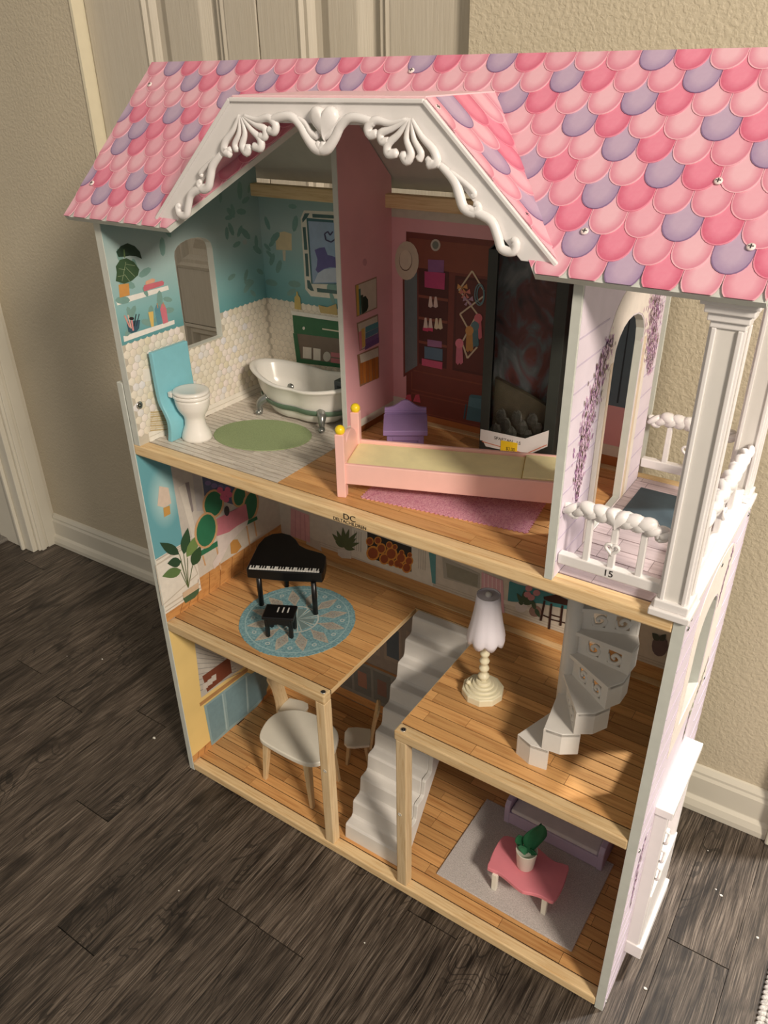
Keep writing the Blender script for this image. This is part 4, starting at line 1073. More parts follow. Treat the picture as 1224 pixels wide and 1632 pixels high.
# blue jacket hanging on the back panel, seen through the balcony door
decal(BB, [(0.590, D, 0.775), (0.600, D, 0.880), (0.612, D, 0.905), (0.628, D, 0.912), (0.644, D, 0.900), (0.655, D, 0.86), (0.655, D, 0.775)], ink(92, 112, 126), 'blue_jacket', 4)
decal(BB, [(0.622, D, 0.78), (0.6235, D, 0.91), (0.625, D, 0.91), (0.6245, D, 0.78)], ink(40, 52, 64), 'jacket_seam', 5)

# ---- living room (middle floor), left panel
ML = (lower_left, 'x', 0.0, 1)
CH = 0.482
sheet(ML, [(0.001, CH), (0.062, CH), (0.062, Z2-HB), (0.001, Z2-HB)], SKYTEAL, 'teal_wall')
sheet(ML, [(0.001, 0.372), (0.085, 0.372), (0.085, CH), (0.001, CH)], ink(234, 228, 216), 'wainscot')
sheet(ML, [(0.062, CH), (0.085, CH), (D, CH), (D, Z2-HB), (0.062, Z2-HB)], ink(204, 196, 186), 'doorway_wall')
sheet(ML, [(0.085, 0.398), (D, 0.398), (D, CH), (0.085, CH)], ink(214, 204, 190), 'doorway_wall')
FLP = wood('honey_floor_strip_print', S(216, 160, 98), S(188, 126, 70), 1, 160, 0.3, 0.45, 0.1, 0)
sheet(ML, [(0.001, Z1), (D, Z1), (D, 0.398), (0.085, 0.398), (0.085, 0.372), (0.001, 0.372)], FLP, 'floor_strip')
for z0_, z1_, cc in ((0.478, 0.481, (200, 190, 176)), (0.470, 0.473, (206, 196, 182)), (0.384, 0.387, (204, 194, 178)), (0.376, 0.378, (196, 184, 168))):
    decal(ML, [(0, 0.002, z0_), (0, 0.085, z0_), (0, 0.085, z1_), (0, 0.002, z1_)], ink(*cc), 'moulding_line')
for a, b in (((172, 662), (318, 556)), ((318, 556), (372, 700)), ((372, 700), (205, 850)), ((205, 850), (172, 662))): decal(ML, bar(C7(a)[0], C7(b)[0], 1.4), ink(206, 196, 180), 'wainscot_panel_line', 2)
for y in (0.030, 0.05, 0.072, 0.100, 0.128, 0.158, 0.19, 0.225, 0.26): decal(ML, [(0, y, Z1), (0, y+0.0008, Z1), (0, y+0.010, 0.397 if y > 0.07 else 0.371), (0, y+0.009, 0.397 if y > 0.07 else 0.371)], ink(120, 70, 34), 'plank_joint', 2)
decal(ML, C7((188, 282), (232, 290), (246, 364), (212, 384), (180, 376)), ink(226, 206, 188), 'sconce_shade', 3)
decal(ML, C7((208, 386), (238, 374), (242, 414), (212, 430)), ink(206, 158, 86), 'sconce_bracket', 3)
# plant with big leaves in a two-tone pot
for a, b, w, cc in (((282, 606), (190, 550), 8, (44, 74, 52)), ((304, 606), (324, 480), 7.5, (52, 84, 56)), ((318, 620), (384, 502), 7.5, (118, 146, 84)), ((346, 660), (384, 566), 8, (52, 84, 52)), ((292, 640), (226, 650), 8, (46, 78, 54)), ((292, 680), (202, 712), 8, (96, 126, 74))):
    decal(ML, leaf(C7(a)[0], C7(b)[0], w), ink(*cc), 'broad_leaf', 6)
for a in ((284, 606), (304, 606), (322, 622), (346, 660), (292, 645), (290, 690)): decal(ML, bar(C7(a)[0], C7((326, 765))[0], 1.0), ink(96, 110, 70), 'leaf_stalk', 5)
decal(ML, C7((298, 790), (374, 738), (376, 770), (302, 818)), ink(214, 188, 158), 'plant_pot', 7)
decal(ML, C7((300, 816), (377, 766), (374, 790), (356, 812), (312, 838)), ink(72, 102, 72), 'plant_pot_base', 7)
# doorway trim, window, green chairs, pink table
TRW = ink(222, 214, 202)
decal(ML, C7((280, 290), (312, 270), (392, 620), (378, 640)), TRW, 'door_casing', 2)
decal(ML, C7((312, 268), (330, 262), (352, 400), (345, 408)), ink(150, 140, 140), 'doorway_shade', 2)
decal(ML, C7((345, 220), (385, 225), (402, 400), (368, 400)), ink(188, 182, 180), 'door_leaf', 2)
decal(ML, C7((392, 230), (560, 280), (548, 372), (404, 330)), ink(92, 100, 128), 'window_view', 2)
for a in ((420, 250), (450, 262), (480, 270), (510, 276)): decal(ML, oval(C7((a[0], a[1]+18))[0], (5, 4)), ink(130, 116, 160), 'window_foliage', 3)
GRN, GLD = ink(48, 118, 84), ink(214, 168, 122)
for kk, ((x, y), (rx, ry)) in enumerate((((570, 330), (9, 15)), ((622, 376), (10, 22)), ((445, 366), (14, 20)), ((410, 492), (15, 26)))):
    decal(ML, oval(C7((x, y))[0], (rx+3.2, ry+3.4), 18, 0.16), GLD, 'oval_chair_rim', 3+kk); decal(ML, oval(C7((x, y))[0], (rx, ry), 18, 0.16), GRN, 'oval_chair_back', 3.5+kk)
decal(ML, C7((385, 590), (468, 540), (480, 560), (388, 614)), GRN, 'chair_cushion', 5); decal(ML, C7((600, 450), (652, 425), (656, 440), (602, 468)), GRN, 'chair_cushion', 5)
for a, b in (((395, 612), (408, 660)), ((458, 560), (482, 680)), ((448, 440), (478, 560)), ((604, 470), (624, 590)), ((640, 450), (652, 520))): decal(ML, bar(C7(a)[0], C7(b)[0], 2.2), GLD, 'chair_leg', 4)
decal(ML, C7((456, 440), (600, 366), (612, 440), (560, 470), (520, 500), (462, 520)), ink(214, 130, 142), 'pink_tablecloth', 6)
decal(ML, C7((462, 520), (520, 500), (560, 470), (612, 440), (604, 470), (560, 512), (520, 560), (480, 640), (450, 676), (440, 650), (470, 600)), ink(228, 214, 206), 'tablecloth_hem', 6)
decal(ML, oval(C7((508, 400))[0], (4.2, 8)), ink(64, 60, 62), 'vase', 8)
for a in ((475, 300), (495, 318), (512, 300), (490, 335), (520, 322), (505, 345)): decal(ML, oval(C7(a)[0], (5, 5), 9), ink(214, 104, 136), 'flower', 8)
decal(ML, C7((525, 540), (560, 535), (580, 570), (556, 600), (530, 605)), ink(206, 150, 80), 'table_foot', 5)

# ---- living room, back panel
zr = lambda x0, x1, z0, z1: [(x0, D, z0), (x1, D, z0), (x1, D, z1), (x0, D, z1)]
sheet(BB, [(0, Z1), (W, Z1), (W, Z1+0.024), (0, Z1+0.024)], PLANK, 'floor_strip')
sheet(BB, [(0, Z1+0.024), (W, Z1+0.024), (W, Z2-HB), (0, Z2-HB)], ink(206, 196, 182), 'panelled_wall')
for z in (0.383, 0.388): decal(BB, zr(0.03, W, z, z+0.0014), ink(186, 174, 158), 'moulding_line')
decal(BB, CF((-120, 60), (-40, 100), (-28, 158), (-130, 110)), ink(196, 184, 170), 'wall_panel_field')
decal(BB, C7((818, 386), (905, 420), (910, 552), (816, 516)), ink(216, 162, 164), 'pink_curtain', 3)
for a in (0.25, 0.5, 0.75): decal(BB, bar(C7((818+88*a, 392+34*a))[0], C7((816+94*a, 516+36*a))[0], 0.9), ink(196, 136, 142), 'curtain_fold', 4)
decal(BB, CF((75, 140), (160, 150), (165, 205), (105, 200), (78, 180)), ink(214, 206, 196), 'round_plant_pot', 4)
for a, b in (((118, 130), (40, 40)), ((118, 130), (70, 20)), ((118, 130), (150, 10)), ((118, 130), (200, 70)), ((118, 130), (220, 100)), ((120, 130), (60, 90)), ((118, 130), (190, 145)), ((120, 120), (110, 0)), ((118, 130), (205, 30))):
    decal(BB, leaf(CF(a)[0], CF(b)[0], 3.6), ink(84, 96, 62), 'plant_leaf', 5)
# fireplace with log ends
STN = ink(222, 214, 200)
decal(BB, CF((170, 0), (690, 150), (695, 385), (165, 185)), STN, 'fireplace', 2)
decal(BB, CF((268, 30), (556, 130), (556, 290), (270, 195)), ink(40, 36, 34), 'fireplace_opening', 3)
LOGR, LOGC = ink(214, 142, 60), ink(150, 72, 36)
for x, y, r in ((285, 92, 26), (338, 86, 24), (306, 168, 44), (360, 138, 32), (425, 172, 40), (380, 205, 34), (412, 115, 22), (448, 128, 18), (488, 200, 34), (425, 230, 22), (465, 235, 26), (540, 218, 28), (525, 262, 32), (492, 165, 18), (485, 248, 20), (545, 180, 16)):
    decal(BB, oval(CF((x, y))[0], (r*.2451, r*.27), 14), LOGR, 'log_bark', 4); decal(BB, oval(CF((x, y))[0], (r*.18, r*.2), 12), LOGC, 'log_end', 5)
for x0, x1, y0 in ((178, 238, 20), (596, 664, 140)):
    for k in range(4): decal(BB, bar(CF((x0+8+k*14, y0+k*4))[0], CF((x0+6+k*14, y0+128+k*4))[0], 1.1), ink(186, 176, 162), 'pilaster_flute', 3)
decal(BB, CF((668, 160), (714, 178), (712, 370), (690, 360)), ink(92, 150, 152), 'teal_strip', 3)
decal(BB, CF((755, 195), (1000, 300), (1000, 400), (765, 330)), ink(176, 170, 158), 'window_sill_view', 3); decal(BB, CF((780, 230), (990, 310), (985, 390), (790, 325)), ink(150, 146, 130), 'window_pane_view', 4)
decal(BB, CF((1012, 290), (1150, 345), (1160, 560), (1010, 480)), ink(222, 170, 178), 'striped_curtain', 4)
for k in range(5): decal(BB, bar(CF((1030+k*26, 300+k*10))[0], CF((1028+k*27, 480+k*14))[0], 1.6), ink(236, 204, 206), 'curtain_stripe', 5)
decal(BB, CF((1195, 350), (1300, 390), (1300, 500), (1190, 470)), ink(58, 128, 134), 'teal_wall_print', 3)
decal(BB, CS((130, 110), (320, 160), (560, 240), (560, 300), (330, 250), (120, 236)), ink(66, 134, 140), 'teal_wall_print', 3)
decal(BB, CS((95, 225), (190, 250), (300, 290), (300, 310), (185, 275), (95, 250)), TRW, 'baseboard', 4)
for (x, y), cc in (((210, 270), (216, 208, 204)), ((300, 300), (150, 120, 110))): decal(BB, oval(CS((x, y))[0], (10, 9)), ink(*cc), 'flower_pot', 5)
for a, b in (((220, 250), (180, 180)), ((220, 250), (230, 160)), ((225, 250), (280, 190)), ((220, 250), (300, 240)), ((225, 250), (190, 240)), ((300, 280), (330, 340)), ((300, 290), (280, 220)), ((225, 240), (250, 170))): decal(BB, leaf(CS(a)[0], CS(b)[0], 3.4), ink(66, 84, 62), 'plant_leaf', 6)
for a in ((250, 190), (275, 210), (260, 150), (310, 180)): decal(BB, oval(CS(a)[0], (6, 5), 9), ink(186, 128, 134), 'flower', 7)
DK = ink(58, 32, 28)
decal(BB, CS((355, 205), (440, 190), (540, 240), (536, 268), (400, 240), (356, 222)), DK, 'stool_seat', 6)
for a, b in (((362, 230), (336, 362)), ((406, 250), (390, 416)), ((478, 262), (464, 394)), ((524, 270), (526, 380)), ((352, 325), (400, 345)), ((404, 322), (468, 340)), ((396, 350), (520, 382))): decal(BB, bar(CS(a)[0], CS(b)[0], 3.4 if a[1] < 300 else 2.0), DK, 'stool_leg', 6)
decal(BB, oval(CS((1110, 525))[0], (13, 17)), ink(112, 96, 98), 'vase', 5); decal(BB, leaf(CS((1105, 490))[0], CS((1060, 440))[0], 5), ink(70, 78, 70), 'plant_leaf', 5); decal(BB, leaf(CS((1110, 490))[0], CS((1150, 450))[0], 5), ink(70, 78, 70), 'plant_leaf', 5)

# ---- kitchen (bottom floor), left and back panels
sheet(ML, [(0.001, Z0), (D, Z0), (D, Z1-HB), (0.001, Z1-HB)], YELLOW, 'yellow_wall')
KZ = lambda y0, y1, z0, z1: [(0, y0, z0), (0, y1, z0), (0, y1, z1), (0, y0, z1)]
decal(ML, KZ(0.001, D, Z0, Z0+0.016), FLP, 'floor_strip', 1)
for y in (0.012, 0.03, 0.05, 0.075, 0.1, 0.13, 0.16, 0.2): decal(ML, [(0, y, Z0), (0, y+0.0009, Z0), (0, y+0.006, Z0+0.0158), (0, y+0.005, Z0+0.0158)], ink(120, 66, 34), 'plank_joint', 2)
decal(ML, CK((32, 80), (430, 200), (420, 280), (300, 190), (66, 360)), ink(196, 190, 180), 'brick_wall', 2)
for k in range(9): decal(ML, bar(CK((36+k*3, 100+k*28))[0], CK((170+k*12, 150+k*10))[0], 1.0), ink(150, 146, 140), 'brick_joint', 3)
decal(ML, CK((70, 250), (210, 150), (222, 230), (96, 330)), ink(124, 66, 46), 'wooden_plate_rack', 4)
for a in ((86, 290), (110, 270), (130, 250)): decal(ML, CK((a[0]-14, a[1]), (a[0]+10, a[1]-14), (a[0]+12, a[1]+16), (a[0]-12, a[1]+30)), ink(206, 198, 188), 'plate', 5)
decal(ML, CK((56, 388), (300, 205), (304, 222), (60, 404)), ink(186, 140, 90), 'worktop', 5)
BLU, BLU2 = ink(148, 176, 180), ink(126, 156, 164)
decal(ML, CK((78, 402), (300, 230), (420, 270), (378, 370), (350, 405), (118, 606)), BLU, 'base_cabinet', 4)
for q in (((92, 402), (168, 345), (190, 525), (124, 588)), ((188, 330), (290, 255), (300, 438), (208, 510)), ((300, 250), (400, 190), (400, 340), (312, 420))): decal(ML, CK(*q), BLU2, 'cabinet_door', 5)
for a, b in (((172, 340), (196, 522)), ((294, 250), (304, 436))): decal(ML, bar(CK(a)[0], CK(b)[0], 1.8), ink(176, 200, 202), 'cabinet_stile', 6)
sheet(BB, [(0, Z0), (W, Z0), (W, Z0+0.022), (0, Z0+0.022)], PLANK, 'floor_strip')
sheet(BB, [(0, Z0+0.022), (0.45, Z0+0.022), (0.45, Z1-HB), (0, Z1-HB)], ink(158, 150, 142), 'kitchen_wall')
sheet(BB, [(0.45, Z0+0.022), (W, Z0+0.022), (W, Z1-HB), (0.45, Z1-HB)], ink(214, 188, 200), 'parlour_wall')
decal(BB, zr(0.0, 0.36, 0.045, 0.135), ink(150, 152, 148), 'base_cabinet', 2)
for k in range(7): decal(BB, zr(0.02+k*0.048, 0.062+k*0.048, 0.052, 0.128), ink(128, 132, 130), 'cabinet_door', 3); decal(BB, zr(0.03+k*0.048, 0.052+k*0.048, 0.07, 0.11), ink(176, 134, 118) if k % 2 else ink(146, 116, 108), 'cabinet_window', 4)
decal(BB, zr(0.0, 0.36, 0.135, 0.141), ink(166, 124, 84), 'worktop', 3)
for x0 in (0.19, 0.24, 0.29): decal(BB, zr(x0, x0+0.04, 0.17, 0.26), ink(172, 160, 148), 'wall_cupboard', 3); decal(BB, zr(x0+0.006, x0+0.034, 0.18, 0.25), ink(92, 108, 122), 'cupboard_glass', 4)
for a, b in (((0.325, 0.16), (0.300, 0.19)), ((0.325, 0.16), (0.335, 0.20)), ((0.325, 0.16), (0.348, 0.185)), ((0.325, 0.16), (0.315, 0.205))):
    L_ = leaf((a[0]*1000, a[1]*1000), (b[0]*1000, b[1]*1000), 5); decal(BB, [(x/1000, D, z/1000) for x, z in L_], ink(48, 62, 46), 'plant_leaf', 5)
sheet((balcony_wall, 'x', XB0, -1), [(0.002, Z2), (0.110, Z2), (0.110, 0.99), (0.002, 0.99)], PINKW, 'pink_wall')
sheet((balcony_wall, 'x', XB0, -1), [(0.217, Z2), (0.284, Z2), (0.284, 0.99), (0.217, 0.99)], PINKW, 'pink_wall')
sheet((right_panel, 'x', W, -1), [(0.001, Z0), (D-0.001, Z0), (D-0.001, Z1-HB), (0.001, Z1-HB)], ink(214, 188, 200), 'parlour_wall')

# ------------------------------------------------------------------ bathroom things
BATHBLUE = plain('sky_blue_plastic', S(132, 196, 208), 0.38, var=0.03)
CERAM = plain('glossy_white_plastic', S(240, 236, 228), 0.22, var=0.015)
def toilet():
    t = thing('toilet', 'white toy toilet with tall sky-blue back board by the left bathroom wall', 'toilet', (0.05, 0.066, Z2))
    # S-curved back board: profile in x-z swept along y, narrower towards the foot
    prof = [(0.0455, 0.0), (0.0485, 0.012), (0.0500, 0.024), (0.0490, 0.034), (0.0440, 0.046), (0.0385, 0.056), (0.0355, 0.070), (0.0345, 0.095), (0.0340, 0.136)]
    q = spline([(x, 0, z) for x, z in prof], 4); th = 0.0085
    poly = [(p.x, 0.0345, Z2+p.z) for p in q]+[(p.x-th, 0.0345, Z2+p.z) for p in reversed(q)]
    mb = MB(); b = MB(); n = len(poly)
    def wid(z): return 0.069
    A = [Vector(p) for p in poly]; Bq = [Vector((p[0], 0.0345+wid(p[2]-Z2), p[2])) for p in poly]
    mb.add(A+Bq, [tuple(range(n))[::-1], tuple(range(n, 2*n))]+[(i, (i+1) % n, n+(i+1) % n, n+i) for i in range(n)])
    mb.build('back_board', BATHBLUE, t, 0.0015)
    M = frame((0.0655, 0.068, Z2), 0.0)
    base = MB(); base.lathe([(0.0235, 0.0), (0.0235, 0.004), (0.021, 0.012), (0.0165, 0.022), (0.0155, 0.032), (0.017, 0.038), (0.0225, 0.046), (0.0255, 0.054), (0.0265, 0.062), (0.0265, 0.066)], (0, 0, 0), 28, M, True, 1.02, 0.92)
    base.build('bowl', CERAM, t)
    lid = MB().lathe([(0.0268, 0.0662), (0.0280, 0.0675), (0.0280, 0.0705), (0.0268, 0.0718)], (0, 0, 0), 28, M, True, 1.03, 0.94)
    lid.build('seat_ring', CERAM, t)
    lid = MB().lathe([(0.0262, 0.0720), (0.0275, 0.0732), (0.0272, 0.0760), (0.0255, 0.0772), (0.0215, 0.0776), (0.020, 0.0772), (0.0001, 0.0772)], (0, 0, 0), 28, M, True, 1.03, 0.94)
    lid.build('lid', CERAM, t)
    MB().box(0.0385, 0.046, 0.047, 0.089, Z2+0.0665, Z2+0.0745).build('hinge_bar', CERAM, t, 0.001)
toilet()
def bathtub():
    cx, cy, yaw = 0.1515, 0.2260, R(-2)
    t = thing('bathtub', 'white clawfoot bathtub with green band and silver feet by the partition', 'bathtub', (cx, cy, Z2))
    a, b = 0.100, 0.049; N = 48; M = frame((cx, cy, Z2), yaw)
    def rimz(th):
        c = math.cos(th); return 0.065+0.008*max(0, -c)**1.5+0.006*max(0, c)**1.5-0.004*math.sin(th)**4+0.002*math.sin(2*th)
    def out(th, k): 
        c, s = math.cos(th), math.sin(th); w = 1.05-0.13*math.exp(-((math.cos(th)-0.10)/0.22)**2)
        return a*k*c, b*k*s*w
    rings = []
    spec = [(0.60, 0.004, 0), (0.66, 0.006, 0), (0.72, 0.013, 0), (0.80, 0.024, 0), (0.88, 0.040, 0), (0.95, 0.86, 1), (1.03, 0.93, 1), (1.06, 0.965, 1), (1.055, 1.0, 1), (1.0, 1.02, 1), (0.95, 1.0, 1), (0.92, 0.93, 1), (0.86, 0.62, 1), (0.76, 0.36, 1), (0.58, 0.23, 1), (0.3, 0.20, 1), (0.02, 0.20, 1)]
    vs = []
    for k, z, rel in spec:
        for i in range(N):
            th = 2*math.pi*i/N; x, y = out(th, k); vs.append((x, y, z*rimz(th) if rel else z))
    fs = [(r*N+i, r*N+(i+1) % N, (r+1)*N+(i+1) % N, (r+1)*N+i) for r in range(len(spec)-1) for i in range(N)]
    fs += [tuple(range(N))[::-1], tuple((len(spec)-1)*N+i for i in range(N))]
    MB().add(vs, fs, M, True).build('tub_shell', CERAM, t)
    vs = []
    for k, z in ((0.805, 0.020), (0.845, 0.0215), (0.875, 0.0275), (0.86, 0.0295)):
        for i in range(N): x, y = out(2*math.pi*i/N, k); vs.append((x, y, z))
    MB().add(vs, [(r*N+i, r*N+(i+1) % N, (r+1)*N+(i+1) % N, (r+1)*N+i) for r in range(3) for i in range(N)], M, True).build('green_band', plain('sage_green_plastic', S(98, 122, 102), 0.35), t)
    for sx in (-1, 1):
        for sy in (-1, 1):
            x, y = sx*0.062, sy*0.0335
            f = MB().tube([(x*0.90, y*0.88, 0.027), (x, y*1.06, 0.023), (x*1.05, y*1.20, 0.015), (x*1.03, y*1.16, 0.008), (x*1.05, y*1.22, 0.004)], [.0075, .0068, .0048, .0040, .0056], 10, 4)
            q = MB(); q.add([M @ v for v in f.v], f.f, None, True); q.ball(M @ Vector((x*1.06, y*1.26, 0.0045)), 0.0050, 1.1, 1.2, 0.9)
            q.build('claw_foot', PEWTER, t)
    tp = MB().box(0.070, 0.090, -0.013, 0.013, 0.068, 0.076, M); tp.box(0.066, 0.073, -0.008, 0.008, 0.050, 0.074, M)
    tp.build('tap_block', plain('slate_grey_plastic', S(84, 92, 94), 0.35), t, 0.0015)
bathtub()
def fuzzy(name, c, sc=900, var=0.3, bump=0.9, rough=0.95): return plain(name, c, rough, var=var, scale=sc, bump=bump, bscale=sc)
def rug_disc(name, c, a, b, yaw, z, th, mat, wob=0.0, n=72, seed=3):
    rr = random.Random(seed); P = []
    for k in range(n):
        t = 2*math.pi*k/n; w = 1+rr.uniform(-wob, wob)
        x, y = a*w*math.cos(t), b*w*math.sin(t); P.append((c[0]+x*math.cos(yaw)-y*math.sin(yaw), c[1]+x*math.sin(yaw)+y*math.cos(yaw), z))
    return MB().prism(P, (0, 0, th)).build(name, mat, None, 0.0003, loc=(c[0], c[1], z))
gr = [on(u, v, 'z', Z2+0.001) for u, v in ((338, 694), (498, 690), (420, 726), (418, 663))]
gc = (gr[0]+gr[1]+gr[2]+gr[3])/4
oo = rug_disc('bath_rug', (gc.x, gc.y), 0.077, 0.0565, R(18), Z2+0.0001, 0.0012, fuzzy('moss_green_felt', S(152, 168, 122), 700, 0.2, 0.6), 0.004)
tag(oo, 'oval moss-green bath rug on the white tiled bathroom floor', 'rug')

# ------------------------------------------------------------------ bedroom things
PINKP = plain('blush_pink_paint', S(246, 196, 186), 0.38, var=0.02)
YEL = plain('bright_yellow_paint', S(246, 214, 40), 0.3, var=0.03)
CLOTHY = plain('pale_yellow_cloth', S(248, 236, 182), 0.85, var=0.05, scale=40, bump=0.25, bscale=900)
def bed():
    yaw = R(20.5); o = Vector((0.3590, 0.0345, Z2)); M = frame(o, yaw)
    t = thing('bed', 'blush pink toy bed with yellow mattress and yellow ball finials', 'bed', o)
    Lb, Wb = 0.292, 0.074
    def post(x, y, h, ball):
        p = MB().box(x-0.006, x+0.006, y-0.006, y+0.006, 0, h, M).build('bed_post', PINKP, t, 0.001)
        if ball: MB().ball(M @ Vector((x, y, h+0.0045)), 0.0066).build('finial', YEL, p)
    post(0.004, 0.0, 0.088, True); post(0.004, Wb, 0.088, True)
    post(Lb, 0.0, 0.060, True); post(Lb, Wb, 0.060, True)
    for x, top in ((0.004, 0.074), (Lb, 0.052)):
        pts = [(x-0.003, 0.005, 0.018)]+[(x-0.003, 0.005+(Wb-0.01)*k/16, top-0.016+0.020*math.sin(math.pi*k/16)**0.9) for k in range(17)]+[(x-0.003, Wb-0.005, 0.018)]
        MB().prism([M @ Vector(p) for p in pts], M.to_3x3() @ Vector((0.006, 0, 0))).build('headboard' if top > 0.06 else 'footboard', PINKP, t, 0.0012)
    for y in (-0.0035, Wb-0.0015): MB().box(0.009, Lb-0.005, y, y+0.005, 0.019, 0.0475, M).build('side_rail', PINKP, t, 0.0012)
    MB().box(0.007, Lb-0.003, 0.0015, Wb-0.0015, 0.026, 0.044, M).build('mattress', CLOTHY, t, 0.003)
    pw = MB().box(0.232, Lb-0.007, 0.004, Wb-0.004, 0.0442, 0.0480, M).build('pillow', plain('straw_yellow_cloth', S(248, 238, 186), 0.85, var=0.05, scale=40, bump=0.25, bscale=900), t, 0.001)
    MB().box(0.2305, 0.2319, 0.004, Wb-0.004, 0.0438, 0.0452, M).build('pillow_seam', plain('tan_stitching', S(190, 164, 104), 0.8), pw)
bed()
def pink_rug():
    yaw = R(8.2); o = Vector((0.386, 0.043, Z2)); rr = random.Random(4); L, Wd = 0.222, 0.082; P = []
    def edge(a, b, n):
        for k in range(n):
            t = k/n; x, y = a[0]+(b[0]-a[0])*t, a[1]+(b[1]-a[1])*t; w = 0.0012*(1 if k % 2 else -1)
            dx, dy = b[0]-a[0], b[1]-a[1]; l = math.hypot(dx, dy); P.append((x+dy/l*w, y-dx/l*w, 0))
    edge((0, 0), (L, 0), 70); edge((L, 0), (L, Wd), 26); edge((L, Wd), (0, Wd), 70); edge((0, Wd), (0, 0), 26)
    M = frame(o, yaw); m = NT('pink_shag_rug', 0.95); v = m.co((1, 0.5, 1))
    f = m.noise(v, 520, 3, 0.6, 1.5); m.color(m.ramp(f, [(0.36, S(196, 118, 146)), (0.5, S(222, 158, 176)), (0.68, S(236, 188, 200))])); m.bump(f, 0.8, 0.0012)
    r = MB().prism([M @ Vector(p) for p in P], (0, 0, 0.0010)).build('shag_rug', m.m, None, loc=o)
    tag(r, 'dusty pink shag rug with ragged edge partly under the toy bed', 'rug')
pink_rug()
PUR = plain('violet_paint', S(158, 130, 178), 0.42, var=0.03)
def chest():
    yaw = R(32); o = on(644, 711, 'z', Z2); o = Vector((0.3730, 0.1720, Z2)); M = frame(o, yaw)
    t = thing('toy_chest', 'small violet chest with arched back standing behind the pink bed', 'chest', o)
    w = 0.026
    b = MB().box(-w, w, 0.002, 0.040, 0.004, 0.036, M).build('chest_body', PUR, t, 0.0008)
    fr = MB()
    for x0, x1, z0, z1 in ((-w, -w+0.008, 0, 0.037), (w-0.008, w, 0, 0.037), (-w+0.008, w-0.008, 0.028, 0.037), (-w+0.008, w-0.008, 0.004, 0.010)): fr.box(x0, x1, -0.0005, 0.003, z0, z1, M)
    fr.build('chest_frame', PUR, t, 0.0006)
    for x in (-w, w-0.006): MB().box(x, x+0.006, 0.034, 0.041, 0, 0.036, M).build('leg', PUR, t, 0.0005)
    lid = MB(); lid.prism([M @ Vector((-w-0.005, y, z)) for y, z in ((-0.005, 0.0375), (-0.005, 0.0450), (0.040, 0.0520), (0.040, 0.0375))], M.to_3x3() @ Vector((2*w+0.010, 0, 0)))
    lid.build('lid', PUR, t, 0.0008)
    pts = [(-w-0.004, 0.041, 0.038)]+[(-w-0.004+(2*w+0.008)*k/20, 0.041, 0.0605+0.012*(math.exp(-((k-10)/4.6)**2))) for k in range(21)]+[(w+0.004, 0.041, 0.038)]
    bb = MB().prism([M @ Vector(p) for p in pts], M.to_3x3() @ Vector((0, 0.005, 0))).build('back_board', PUR, t, 0.0006)
    MB().box(-w-0.004, w+0.004, 0.0385, 0.041, 0.0545, 0.0565, M).build('back_rail', PUR, bb, 0.0004)
chest()
